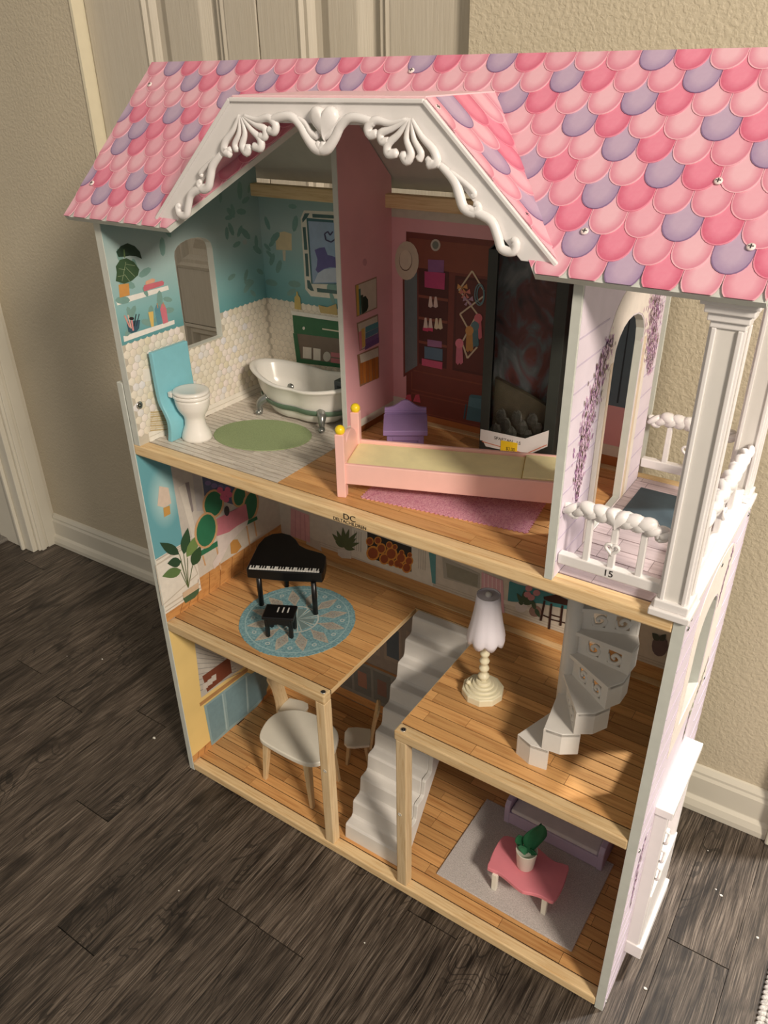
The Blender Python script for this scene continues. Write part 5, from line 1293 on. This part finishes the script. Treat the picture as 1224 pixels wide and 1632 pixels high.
def toy_box():
    yaw = R(8); o = Vector((0.4535, 0.2420, Z2)); M = frame(o, yaw); Wd, Dp, H = 0.106, 0.044, 0.300
    t = thing('toy_package', 'tall dark window carton with a yellow price sticker standing at the bedroom\'s right end', 'package', o)
    DKC = plain('dark_green_black_card', S(44, 48, 44), 0.5, var=0.1)
    c = MB(); ch = 0.016
    outl = [(0, 0), (Wd, 0), (Wd, H), (ch, H), (0, H-ch)]
    c.prism([M @ Vector((x, Dp-0.002, z)) for x, z in outl], M.to_3x3() @ Vector((0, 0.002, 0)))
    for (x0, z0), (x1, z1) in zip(outl, outl[1:]+outl[:1]):
        d = Vector((x1-x0, 0, z1-z0)).normalized(); n = Vector((-d.z, 0, d.x))
        c.prism([M @ p for p in (Vector((x0, 0, z0)), Vector((x1, 0, z1)), Vector((x1, 0, z1))+n*0.0015, Vector((x0, 0, z0))+n*0.0015)], M.to_3x3() @ Vector((0, Dp, 0)))
    c.build('carton', DKC, t)
    f = MB()                                 # front frame around the window
    for x0, x1, z0, z1 in ((0, 0.013, 0, H-ch), (0.091, Wd, 0, H), (0.013, 0.091, 0, 0.030), (0.013, 0.091, H-0.016, H)): f.box(x0, x1, -0.0008, 0.0008, z0, z1, M)
    f.build('front_frame', DKC, t, 0.0004)
    g = NT('clear_window_film', 0.12); g.b.inputs['Transmission Weight'].default_value = 1.0; g.b.inputs['IOR'].default_value = 1.18; g.color((0.86, 0.86, 0.84, 1))
    MB().box(0.012, 0.092, 0.0009, 0.0014, 0.029, H-0.015, M).build('window_film', g.m, t)
    # backing card: abstract dark red and smoke-grey print
    bk = NT('smoky_backing_print', 0.55); v = bk.co((14, 14, 8)); n1 = bk.noise(v, 1.6, 4, 0.55, 1.4)
    bk.color(bk.ramp(n1, [(0.30, S(58, 36, 36)), (0.44, S(124, 66, 62)), (0.54, S(112, 118, 124)), (0.66, S(158, 162, 162)), (0.8, S(80, 66, 66))]))
    MB().box(0.004, 0.098, Dp-0.010, Dp-0.0025, 0.004, H-0.018, M).build('backing_card', bk.m, t)
    # moulded insert and rubble-like bits in the lower half
    ins = MB(); rr = random.Random(3)
    ins.prism([M @ Vector((x, 0.012, z)) for x, z in ((0.014, 0.028), (0.090, 0.028), (0.090, 0.082), (0.052, 0.098), (0.014, 0.112))], M.to_3x3() @ Vector((0, 0.008, 0)))
    ins.build('insert_card', plain('murky_olive_print', S(86, 78, 62), 0.6, var=0.35, scale=70), t)
    for k in range(9):
        x, z = 0.020+0.0075*k, 0.036+0.012*((k*5) % 3)
        q = MB().ball((0, 0, 0), 0.0085, 1, 0.7, 1.2, None, 5, 7); V = [M @ Vector((x+p.x*rr.uniform(.8, 1.2), 0.008+p.y*0.45, z+p.z*rr.uniform(.8, 1.3))) for p in q.v]
        MB().add(V, q.f).build('grey_accessory', plain('grey_metallic_plastic', S(80, 80, 74), 0.5, 0.2, 0.3), t)
    LB = plain('white_label_print', S(226, 222, 220), 0.45, var=0.02)
    lab = MB().prism([M @ Vector((x, -0.0011, z+0.008)) for x, z in ((0.001, 0.014), (0.001, 0.031), (0.066, 0.028), (0.098, 0.046), (0.098, 0.022), (0.070, 0.003), (0.010, 0.006), (0.005, 0.014))], M.to_3x3() @ Vector((0, 0.0003, 0))).build('label', LB, t)
    OR = plain('orange_print_line', S(206, 120, 84), 0.5)
    for a, b in (((0.004, 0.0125), (0.069, 0.0055)), ((0.069, 0.0055), (0.097, 0.0245))):
        MB().prism([M @ Vector((x, -0.00125, z+0.008)) for x, z in bar(a, b, 0.0012)], M.to_3x3() @ Vector((0, 0.0001, 0))).build('label_line', OR, lab)
    text('SPARTAN   LS', 0.0064, M @ Matrix.Translation((0.041, -0.0013, 0.0285)) @ XZ @ Matrix.Rotation(R(-3), 4, 'Z'), INKB, 'label_lettering', lab, depth=0.00005)
    MB().box(0.032, 0.056, -0.0018, -0.0012, 0.0105, 0.0275, M).build('price_sticker', plain('yellow_price_paper', S(240, 200, 34), 0.6, var=0.03), t)
    text('$3.00', 0.0072, M @ Matrix.Translation((0.0465, -0.0019, 0.0165)) @ XZ, INKB, 'price_print', t, depth=0.00005, squeeze=0.8)
toy_box()

# ------------------------------------------------------------------ living room things
def piano():
    zt = Z1+0.0840; th = 0.0190
    C = cr(370, 840, .1716)
    topp = [on(u, v, 'z', zt) for u, v in C((130, 385), (150, 340), (190, 260), (240, 160), (300, 95), (370, 62), (460, 52), (540, 72), (590, 110), (625, 165), (690, 200), (780, 225), (840, 242), (872, 268), (868, 330), (850, 400), (832, 430), (480, 440))]
    fl = on(*C((128, 400))[0], 'z', zt); frr = on(*C((828, 436))[0], 'z', zt)
    topp[-1] = fl.lerp(frr, 0.5)
    c0 = sum(topp, Vector())/len(topp); c0.z = Z1
    t = thing('grand_piano', 'black toy grand piano on three legs standing on the round blue rug', 'piano', c0)
    u = (frr-fl).normalized(); v = Vector((-u.y, u.x, 0)); Lk = (frr-fl).length
    MB().prism([p-Vector((0, 0, th)) for p in topp], (0, 0, th)).build('piano_case', BLACK, t, 0.0018, 3)
    M = Matrix(((u.x, v.x, 0, fl.x), (u.y, v.y, 0, fl.y), (0, 0, 1, zt), (0, 0, 0, 1)))
    kb = MB().box(0.003, Lk-0.003, 0.0022, 0.0135, 0.0, 0.0006, M).build('keyboard', BLACK, t)
    n = 26; kw = (Lk-0.008)/n; IV = plain('ivory_white_key', S(236, 234, 228), 0.35)
    for k in range(n): MB().box(0.004+kw*k+0.0003, 0.004+kw*(k+1)-0.0003, 0.0025, 0.0132, 0.0006, 0.0016, M).build('white_key', IV, kb)
    for k in range(n):
        if k % 7 in (2, 6): continue
        MB().box(0.004+kw*(k+1)-kw*0.27, 0.004+kw*(k+1)+kw*0.27, 0.0062, 0.0133, 0.0016, 0.0024, M).build('black_key', BLACK, kb)
    for uu, vv in ((417, 964), (503, 978), (457, 934)):
        p = on(uu, vv, 'z', Z1+0.0008)
        MB().lathe([(0.0046, 0.0008), (0.0046, zt-th-Z1+0.002)], (p.x, p.y, Z1), 16).build('leg', BLACK, t)
piano()
def stool():
    zt = Z1+0.0440
    cor = [on(u, v, 'z', zt) for u, v in ((416, 984), (467, 987), (475, 962), (424, 961))]
    c0 = sum(cor, Vector())/4; c0.z = Z1
    t = thing('piano_stool', 'low black piano stool with three slots in its seat on the blue rug', 'stool', c0)
    u = (cor[1]-cor[0]); L = u.length; u.normalize(); v = Vector((-u.y, u.x, 0)); Wd = abs((cor[3]-cor[0]).dot(v))*0.95
    M = Matrix(((u.x, v.x, 0, cor[0].x), (u.y, v.y, 0, cor[0].y), (0, 0, 1, Z1), (0, 0, 0, 1)))
    s = MB().box(0, L, 0, Wd, 0.0385, 0.0445, M).build('seat', BLACK, t, 0.0022, 3)
    for k in range(3): MB().box(L*0.42+k*0.0085, L*0.42+k*0.0085+0.0022, Wd*0.42, Wd*0.78, 0.0444, 0.0448, M).build('seat_slot', plain('pale_slot', S(206, 204, 198), 0.4), s)
    ap = MB()
    for y in (0.003, Wd-0.006): ap.prism([M @ Vector((x, y, z)) for x, z in ((0.004, 0.0385), (L-0.004, 0.0385), (L-0.004, 0.022), (L-0.012, 0.0265), (L*0.5, 0.0290), (0.012, 0.0265), (0.004, 0.022))], M.to_3x3() @ Vector((0, 0.003, 0)))
    for x in (0.004, L-0.007): ap.box(x, x+0.003, 0.004, Wd-0.004, 0.027, 0.0385, M)
    ap.build('apron', BLACK, t)
    for x in (0.0068, L-0.0068):
        for y in (0.006, Wd-0.006): MB().frus(M @ Vector((x, y, 0.036)), M @ Vector((x, y, 0.0012)), 0.0062, 0.0056).build('leg', BLACK, t, 0.0006)
stool()
def mandala():
    q = [on(u, v, 'z', Z1+0.0008) for u, v in ((381, 988), (567, 986), (472, 1044), (478, 932))]
    ms = [on(u, v, 'z', Z1+0.0008) for u, v in ((474, 987),)][0]
    c = (q[0]+q[1]+q[2]+q[3])/4; c = Vector((0.1835, 0.1265, 0))
    rad = 0.0985
    m = NT('faded_teal_medallion_rug', 0.95); tc = m.n('TexCoord'); sp = m.n('SeparateXYZ'); m.l(tc.outputs['Object'], sp.inputs[0])
    x, y = sp.outputs[0], sp.outputs[1]
    r = m.math('DIVIDE', m.math('SQRT', m.math('ADD', m.math('MULTIPLY', x, x), m.math('MULTIPLY', y, y))), rad)
    th = m.math('ARCTAN2', y, x)
    n = m.noise(m.co(), 300, 4, 0.6); n2 = m.noise(m.co(), 40, 3)
    teal = m.ramp(n, [(0.35, S(96, 134, 142)), (0.55, S(132, 170, 176)), (0.72, S(172, 196, 194))])
    # twelve-pointed star
    saw = m.math('ABSOLUTE', m.math('SUBTRACT', m.math('FRACT', m.math('MULTIPLY', th, 12/(2*math.pi))), 0.5))   # 0 on ray axis
    edge = m.math('MULTIPLY_ADD', saw, -0.75, 0.80)       # ray tip at r = .80
    star = m.math('LESS_THAN', m.math('ABSOLUTE', m.math('SUBTRACT', r, 0.61)), m.math('MULTIPLY_ADD', saw, -0.80, 0.27))
    beige = m.ramp(n, [(0.35, S(176, 150, 128)), (0.6, S(206, 188, 164)), (0.7, S(150, 120, 100))])
    c1 = m.mix(m.math('MULTIPLY', star, 0.92), teal, beige)
    inner = m.math('LESS_THAN', m.math('ABSOLUTE', m.math('SUBTRACT', r, 0.61)), m.math('MULTIPLY_ADD', saw, -0.62, 0.175))
    c1 = m.mix(m.math('MULTIPLY', inner, 0.5), c1, m.ramp(m.noise(m.co(), 520, 2), [(0.42, S(110, 70, 62)), (0.5, S(196, 180, 160)), (0.6, S(84, 120, 130))]))
    for lo, hi, col, k in ((0.885, 0.905, S(176, 200, 198), 0.8), (0.345, 0.375, S(214, 212, 200), 0.9)):
        band = m.math('MULTIPLY', m.math('GREATER_THAN', r, lo), m.math('LESS_THAN', r, hi)); c1 = m.mix(m.math('MULTIPLY', band, k), c1, col)
    pet = m.math('ABSOLUTE', m.math('SUBTRACT', m.math('FRACT', m.math('MULTIPLY', th, 8/(2*math.pi))), 0.5))
    flw = m.math('MULTIPLY', m.math('LESS_THAN', r, 0.30), m.math('LESS_THAN', pet, 0.34))
    c1 = m.mix(m.math('MULTIPLY', flw, 0.85), c1, S(120, 132, 126))
    flo = m.math('MULTIPLY', m.math('MULTIPLY', m.math('LESS_THAN', r, 0.34), m.math('GREATER_THAN', pet, 0.34)), m.math('LESS_THAN', pet, 0.42))
    c1 = m.mix(m.math('MULTIPLY', flo, 0.9), c1, S(216, 212, 198))
    # small pale hearts between the rays near the rim
    sh = m.math('FRACT', m.math('ADD', m.math('MULTIPLY', th, 12/(2*math.pi)), 0.0)); off = m.math('MINIMUM', sh, m.math('SUBTRACT', 1.0, sh))
    dd = m.math('ADD', m.math('POWER', m.math('MULTIPLY', off, 2.6), 2.0), m.math('POWER', m.math('MULTIPLY', m.math('SUBTRACT', r, 0.78), 7.0), 2.0))
    hrt = m.math('MULTIPLY', m.math('LESS_THAN', dd, 0.075), m.math('GREATER_THAN', dd, 0.022)); c1 = m.mix(m.math('MULTIPLY', hrt, 0.85), c1, S(206, 208, 200))
    c1 = m.mix(m.math('MULTIPLY', n2, 0.35), c1, S(120, 168, 178))
    m.color(c1); m.bump(n, 0.5, 0.001)
    P = []; rr = random.Random(8); N = 150
    for k in range(N):
        t = 2*math.pi*k/N; w = rad*(1+(0.012 if k % 2 else -0.004)*rr.random()); P.append((c.x+w*math.cos(t), c.y+w*math.sin(t), Z1))
    o = MB().prism(P, (0, 0, 0.0010)).build('round_rug', m.m, None, loc=(c.x, c.y, Z1))
    tag(o, 'round faded teal rug with star medallion and frayed rim under the black piano', 'rug')
mandala()
def lamp():
    c = on(769, 1108, 'z', Z1); c = Vector((0.5320, 0.1360, Z1))
    t = thing('table_lamp', 'cream toy lamp with beaded stem and scalloped translucent lilac shade', 'lamp', c)
    MB().lathe([(0.0315, 0), (0.0315, 0.0105), (0.0305, 0.012), (0.027, 0.0125)], c, 10, None, False).build('base', CREAM, t, 0.0008)
    for r0_, r1_, za, zb in ((0.0275, 0.0265, 0.0118, 0.0150), (0.0225, 0.0212, 0.0150, 0.0185), (0.0170, 0.0155, 0.0185, 0.0215), (0.0120, 0.0105, 0.0215, 0.0262)): MB().lathe([(r0_, za), (r1_, zb)], c, 36).build('base_step', CREAM, t, 0.0007)
    st = [(0.006, 0.026)]
    for z, r in ((0.034, 0.0088), (0.0485, 0.0078), (0.062, 0.0076), (0.0755, 0.0072), (0.089, 0.0068), (0.101, 0.0064)):
        for k in range(-3, 4): st.append((max(r*math.cos(k*0.40), 0.0048), z+k*0.0022))
    st.append((0.0045, 0.112)); st.append((0.0045, 0.170))
    MB().lathe(st, c, 18).build('beaded_stem', CREAM, t)
    MB().ball(c+Vector((0.022*math.cos(-2.6), 0.022*math.sin(-2.6), 0.0205)), 0.0036).build('switch_knob', CREAM, t)
    sm = NT('lilac_translucent_plastic', 0.35); sm.color(S(246, 240, 248)); sm.b.inputs['Transmission Weight'].default_value = 0.12; sm.b.inputs['Roughness'].default_value = 0.45
    N = 64; prof = [(0.0262, 0.103), (0.0278, 0.109), (0.0262, 0.118), (0.0232, 0.132), (0.0205, 0.148), (0.0182, 0.164), (0.0168, 0.180)]
    vs = []; fs = []
    for side, dr in ((0, 0), (1, -0.0012)):
        for i, (r, z) in enumerate(prof):
            for k in range(N):
                a = 2*math.pi*k/N; lob = abs(math.cos(4*a)); w = (1-i/6)
                rr_ = (r+dr)*(1+0.05*(lob-0.6)*w+0.015*(lob-0.6)); zz = z-(0.007*(lob-0.3) if i == 0 else 0.003*(lob-0.3)*w)
                vs.append((c.x+rr_*math.cos(a), c.y+rr_*math.sin(a), c.z+zz))
    n = len(prof)
    for s_ in (0, 1):
        for i in range(n-1):
            for k in range(N):
                b = s_*n*N; q = (b+i*N+k, b+i*N+(k+1) % N, b+(i+1)*N+(k+1) % N, b+(i+1)*N+k); fs.append(q if s_ == 0 else q[::-1])
    for i in (0, n-1):
        for k in range(N): fs.append((i*N+k, i*N+(k+1) % N, n*N+i*N+(k+1) % N, n*N+i*N+k))
    MB().add(vs, fs, None, True).build('lamp_shade', sm.m, t)
    MB().lathe([(0.0165, 0.1765), (0.0165, 0.1780)], c, 24).build('shade_plate', sm.m, t)
    MB().ball(c+Vector((0, 0, 0.180)), 0.0046).build('finial', PLASTIC_M, t)
lamp()

# ------------------------------------------------------------------ kitchen things
def kid_table():
    zt = Z0+0.1060; th = 0.0105
    P = [on(u, v, 'z', zt) for u, v in CE((506, 675), (515, 645), (545, 600), (590, 568), (650, 556), (720, 562), (790, 590), (850, 632), (872, 668), (868, 710), (850, 755), (815, 790), (770, 805), (730, 806), (680, 790), (610, 755), (540, 715), (512, 695))]
    c0 = sum(P, Vector())/len(P); c0.z = Z0
    t = thing('dining_table', 'cream white toy table with rounded top and splayed birch legs', 'table', c0)
    q = spline(P, 3, True)
    MB().prism([p-Vector((0, 0, th)) for p in q], (0, 0, th)).build('tabletop', PAINTW, t, 0.0024, 3)
    feet = [(on(*CE((535, 876))[0], 'z', Z0), CE((556, 735))[0]), (on(*CE((752, 1012))[0], 'z', Z0), CE((722, 815))[0]), (on(*CE((872, 885))[0], 'z', Z0), CE((850, 745))[0])]
    f4 = feet[0][0]+feet[2][0]-feet[1][0]
    for f in [a for a, b in feet]+[f4]:
        d = Vector((c0.x-f.x, c0.y-f.y, 0))*0.16; top = Vector((f.x, f.y, zt-th+0.001))+d
        MB().frus(top, f, 0.0125, 0.0075).build('leg', CHAIRWOOD, t, 0.0012)
kid_table()
def kid_chair(name_label, loc, yaw, group):
    """small birch chair, white seat; local +x is the way it faces"""
    M = frame(loc, yaw)
    t = thing('dining_chair', name_label, 'chair', loc, group)
    hs = 0.052
    s = [(-0.022, -0.021), (-0.024, 0.0), (-0.022, 0.021), (0.006, 0.0255), (0.020, 0.024), (0.026, 0.016), (0.027, -0.012), (0.021, -0.024), (0.004, -0.0255)]
    MB().prism([M @ Vector((x, y, hs-0.006)) for x, y in s], (0, 0, 0.006)).build('seat', PAINTW, t, 0.0012)
    pts = []
    for k in range(9): z = 0.040+0.085*k/8; pts.append((z, 0.0205-0.0045*math.sin(math.pi*k/8)+(0.002 if k > 6 else 0)))
    outl = [(y, z) for z, y in pts]+[(0.014, 0.131), (0, 0.1325), (-0.014, 0.131)]+[(-y, z) for z, y in reversed(pts)]
    def bx(z, y): return -0.0235-0.10*(z-0.045)-0.9*(z-0.045)**2+6*y*y*0.6
    vs = [M @ Vector((bx(z, y), y, z)) for y, z in outl]+[M @ Vector((bx(z, y)-0.0048, y, z)) for y, z in outl]; n = len(outl)
    b = MB().add(vs, [tuple(range(n)), tuple(range(n, 2*n))[::-1]]+[(i, (i+1) % n, n+(i+1) % n, n+i) for i in range(n)]).build('backrest', CHAIRWOOD, t, 0.0008)
    hp = [M @ Vector((bx(0.112+y, x)+0.0004, x, 0.110+y)) for x, y in heart(None, 0.0066)]
    MB().prism(hp, M.to_3x3() @ Vector((-0.0012, 0, 0))).build('heart_print', plain('brown_heart_print', S(176, 132, 88), 0.6), b)  # heart printed in darker brown on the backrest
    for sx, sy in ((0.016, 0.016), (0.016, -0.016), (-0.015, 0.015), (-0.015, -0.015)):
        MB().frus(M @ Vector((sx, sy, hs-0.005)), M @ Vector((sx*1.35, sy*1.25, 0.0)), 0.0078, 0.0060).build('leg', CHAIRWOOD, t, 0.0008)
kid_chair('birch toy chair with white seat behind the table, heart on its back', (0.1040, 0.1790, Z0), R(6), 'birch chairs at the white table')
kid_chair('birch toy chair with white seat pulled out beside the staircase', (0.2580, 0.1860, Z0), R(212), 'birch chairs at the white table')

# ------------------------------------------------------------------ parlour things
def carpet():
    z = Z0
    cor = [Vector((0.5105, 0.0475, z)), Vector((0.7455, 0.0445, z)), Vector((0.7475, 0.222, z)), Vector((0.5105, 0.228, z))]
    m = NT('grey_fleece', 0.95); f = m.noise(m.co(), 620, 4, 0.65, 0.5); m.color(m.ramp(f, [(0.35, S(184, 176, 172)), (0.65, S(224, 216, 212))])); m.bump(f, 0.9, 0.0016)
    o = MB().prism(cor, (0, 0, 0.0030)).build('fleece_carpet', m.m, None, 0.0012, loc=((0.63, 0.135, z)))
    tag(o, 'grey fleece carpet lying under the pink coffee table', 'rug')
carpet()
ZC = Z0+0.0031
def coffee():
    C = cr(680, 1240, .2614); zt = ZC+0.0440; th = 0.0075
    P = [on(u, v, 'z', zt) for u, v in C((370, 545), (385, 500), (402, 455), (430, 400), (470, 352), (520, 358), (580, 378), (640, 402), (690, 432), (740, 478), (790, 510), (865, 532), (858, 580), (840, 640), (810, 705), (772, 752), (735, 738), (690, 715), (640, 700), (585, 690), (530, 650), (480, 605), (430, 570))]
    c0 = sum(P, Vector())/len(P); c0.z = ZC
    t = thing('coffee_table', 'pink toy coffee table with wavy top and white legs on grey carpet', 'table', c0)
    MB().prism([p-Vector((0, 0, th)) for p in spline(P, 2, True)], (0, 0, th)).build('tabletop', plain('rose_pink_paint', S(234, 140, 152), 0.38, var=0.02), t, 0.0012)
    fl = on(*C((412, 672))[0], 'z', ZC); fr_ = on(*C((712, 820))[0], 'z', ZC); u = (fr_-fl); v = Vector((-u.y, u.x, 0)).normalized()*0.058
    for f in (fl, fr_, fl+v, fr_+v): MB().frus((f.x, f.y, zt-th+0.0005), (f.x, f.y, ZC), 0.0085, 0.0078).build('leg', PAINTW, t, 0.0006)
    return zt
zct = coffee()
def plant():
    c = on(837, 1379, 'z', zct); c = Vector((c.x, c.y, zct))
    t = thing('potted_plant', 'toy plant with upright green leaves in a white cup on the coffee table', 'plant', c)
    MB().lathe([(0.0125, 0), (0.0135, 0.002), (0.0168, 0.036), (0.0172, 0.0375), (0.0160, 0.0375), (0.0145, 0.030), (0.0001, 0.030)], c, 28).build('pot', PAINTW, t)
    LG = plain('deep_green_felt_leaf', S(34, 104, 66), 0.65, var=0.15, scale=60); LG2 = plain('mid_green_felt_leaf', S(58, 128, 88), 0.65, var=0.15, scale=60)  # second leaf colour is a paler green
    def blade(base, tip, w, yaw, mat, curl=0.004):
        base, tip = Vector(base), Vector(tip); d = tip-base; side = Vector((math.cos(yaw), math.sin(yaw), 0)); nrm_ = d.cross(side).normalized(); n = 12; vs = []
        for i in range(n+1):
            tt = i/n; ww = w*(math.sin(math.pi*min(1, tt*0.96+0.04))**0.75)*(0.45+0.55*min(1, tt*1.8)); ctr = base+d*tt+nrm_*curl*math.sin(math.pi*tt)
            for k in (-1, -0.5, 0, 0.5, 1): vs.append(c+ctr+side*ww*k-nrm_*abs(k)*w*0.16)
        fs = [(i*5+k, i*5+k+1, (i+1)*5+k+1, (i+1)*5+k) for i in range(n) for k in range(4)]; m2 = MB(); m2.add(vs, fs, None, True)
        o = m2.build('leaf', mat, t); so = o.modifiers.new('thickness', 'SOLIDIFY'); so.thickness = 0.0012
    blade((0.001, 0.002, 0.026), (0.013, 0.014, 0.094), 0.0185, R(34), LG)
    blade((-0.003, 0.000, 0.028), (-0.015, -0.002, 0.066), 0.0100, R(38), LG)
    blade((-0.001, -0.004, 0.028), (-0.008, -0.008, 0.052), 0.0075, R(25), LG2)
    blade((0.004, 0.001, 0.028), (0.013, -0.002, 0.044), 0.0080, R(-20), LG)
    MB().ball(c+Vector((-0.006, 0.004, 0.042)), 0.0028).build('bud', PAINTW, t)
plant()
def sofa():
    LV = plain('lavender_paint', S(192, 174, 200), 0.45, var=0.03); CU = plain('pale_grey_cushion', S(222, 214, 216), 0.8, var=0.05, scale=50, bump=0.2)
    o = Vector((0.5570, 0.2000, Z0)); M = frame(o, R(-1)); L = 0.178; Dp = 0.088
    t = thing('sofa', 'lavender toy sofa with pale grey seat cushion behind the coffee table', 'sofa', o)
    MB().box(0, L, 0, Dp, 0.0045, 0.030, M).build('sofa_base', LV, t, 0.0016)
    for x in (0, L-0.010):
        p = [(x, y, z) for y, z in ((-0.001, 0.0035), (-0.001, 0.044), (0.006, 0.052), (0.030, 0.056), (Dp, 0.066), (Dp, 0.0035))]
        MB().prism([M @ Vector(q) for q in p], M.to_3x3() @ Vector((0.010, 0, 0))).build('armrest', LV, t, 0.0018)
    MB().box(0.011, L-0.011, 0.002, Dp-0.016, 0.0300, 0.0385, M).build('seat_cushion', CU, t, 0.0030, 3)
    bk_ = [(0.006, Dp-0.016, 0.028)]+[(0.006+(L-0.012)*k/16, Dp-0.016, 0.080+0.014*math.sin(math.pi*k/16)) for k in range(17)]+[(L-0.006, Dp-0.016, 0.028)]
    MB().prism([M @ Vector(q) for q in bk_], M.to_3x3() @ Vector((0, 0.014, 0))).build('backrest', LV, t, 0.0020)
    for x in (0.006, L-0.006):
        for y in (0.006, Dp-0.006): MB().frus(M @ Vector((x, y, 0.006)), M @ Vector((x, y, 0.0031 if y < 0.03 else 0.0)), 0.008, 0.007).build('foot', LV, t)
sofa()

# ------------------------------------------------------------------ on the room floor: braided rug corner, white crumbs
def braided_rug():
    BR = NT('grey_braided_yarn', 0.95); f = BR.noise(BR.co(), 260, 4, 0.6); BR.color(BR.ramp(f, [(0.3, S(150, 146, 142)), (0.7, S(226, 222, 216))])); BR.bump(f, 0.9, 0.0015)
    x0, y0, z0_ = 0.9965, 0.215, 0.0
    base = MB().box(x0+0.002, 1.35, -0.75, y0-0.004, 0.0005, 0.004).build('braided_rug', BR.m, None, loc=(1.15, -0.2, 0))
    tag(base, 'pale grey braided rug, its knotted edge at the lower right floor', 'rug')
    mb = MB(); rr = random.Random(6)
    for i in range(5):
        for k in range(92):
            y = y0-0.0085*(k+0.5)
            if y < -0.5: break
            M = Matrix.Translation((x0+0.0045+0.0098*i, y, 0.0052)) @ Matrix.Rotation(R(32 if i % 2 == 0 else -32), 4, 'Z')
            q = MB().ball((0, 0, 0), 0.0049, 1.35, 0.86, 0.9, None, 5, 8); mb.add(q.v, q.f, M, True)
    mb.build('yarn_knots', BR.m, base, kind='stuff')
braided_rug()
CRUMB = plain('white_crumb', S(236, 232, 222), 0.7, var=0.05)
def crumb(u, v, r, label, rel=1.0):
    p = on(u, v, 'z', 0.0); rr = random.Random(int(u*7+v)); q = MB().ball((0, 0, 0), r, 1.3, 0.9, 0.7, None, 4, 6)
    o = MB().add([Vector((p.x+w.x*rr.uniform(.7, 1.25), p.y+w.y*rr.uniform(.7, 1.25), r*0.62+w.z)) for w in q.v], q.f).build('crumb', CRUMB, None, loc=(p.x, p.y, 0))
    tag(o, label, 'crumb', 'white crumbs on the dark floor')
for i, (u, v, r, lb) in enumerate(((246, 1177, .0028, 'largest white crumb on the dark floor left of the dollhouse'), (163, 1051, .0017, 'small white crumb on dark floor, upper left of the larger one'),
        (107, 1046, .0011, 'tiny white crumb farthest left on the dark floor'), (285, 1420, .0012, 'tiny white crumb on the dark planks below the dollhouse corner'),
        (581, 1503, .0012, 'tiny white crumb on the dark planks below the front beam'), (1028, 1576, .0024, 'white crumb on the floor right of the dollhouse corner'),
        (1149, 1428, .0022, 'round pale crumb on the grey floor right of the porch'), (1207, 1495, .0020, 'white crumb on the floor above the braided rug'),
        (1061, 1339, .0018, 'white crumb on the floor just beside the porch frame'), (1141, 1418, .0014, 'small white crumb just above the round pale crumb'), (1128, 1356, .0011, 'tiny white crumb near the right baseboard'))):
    crumb(u, v, r, lb)
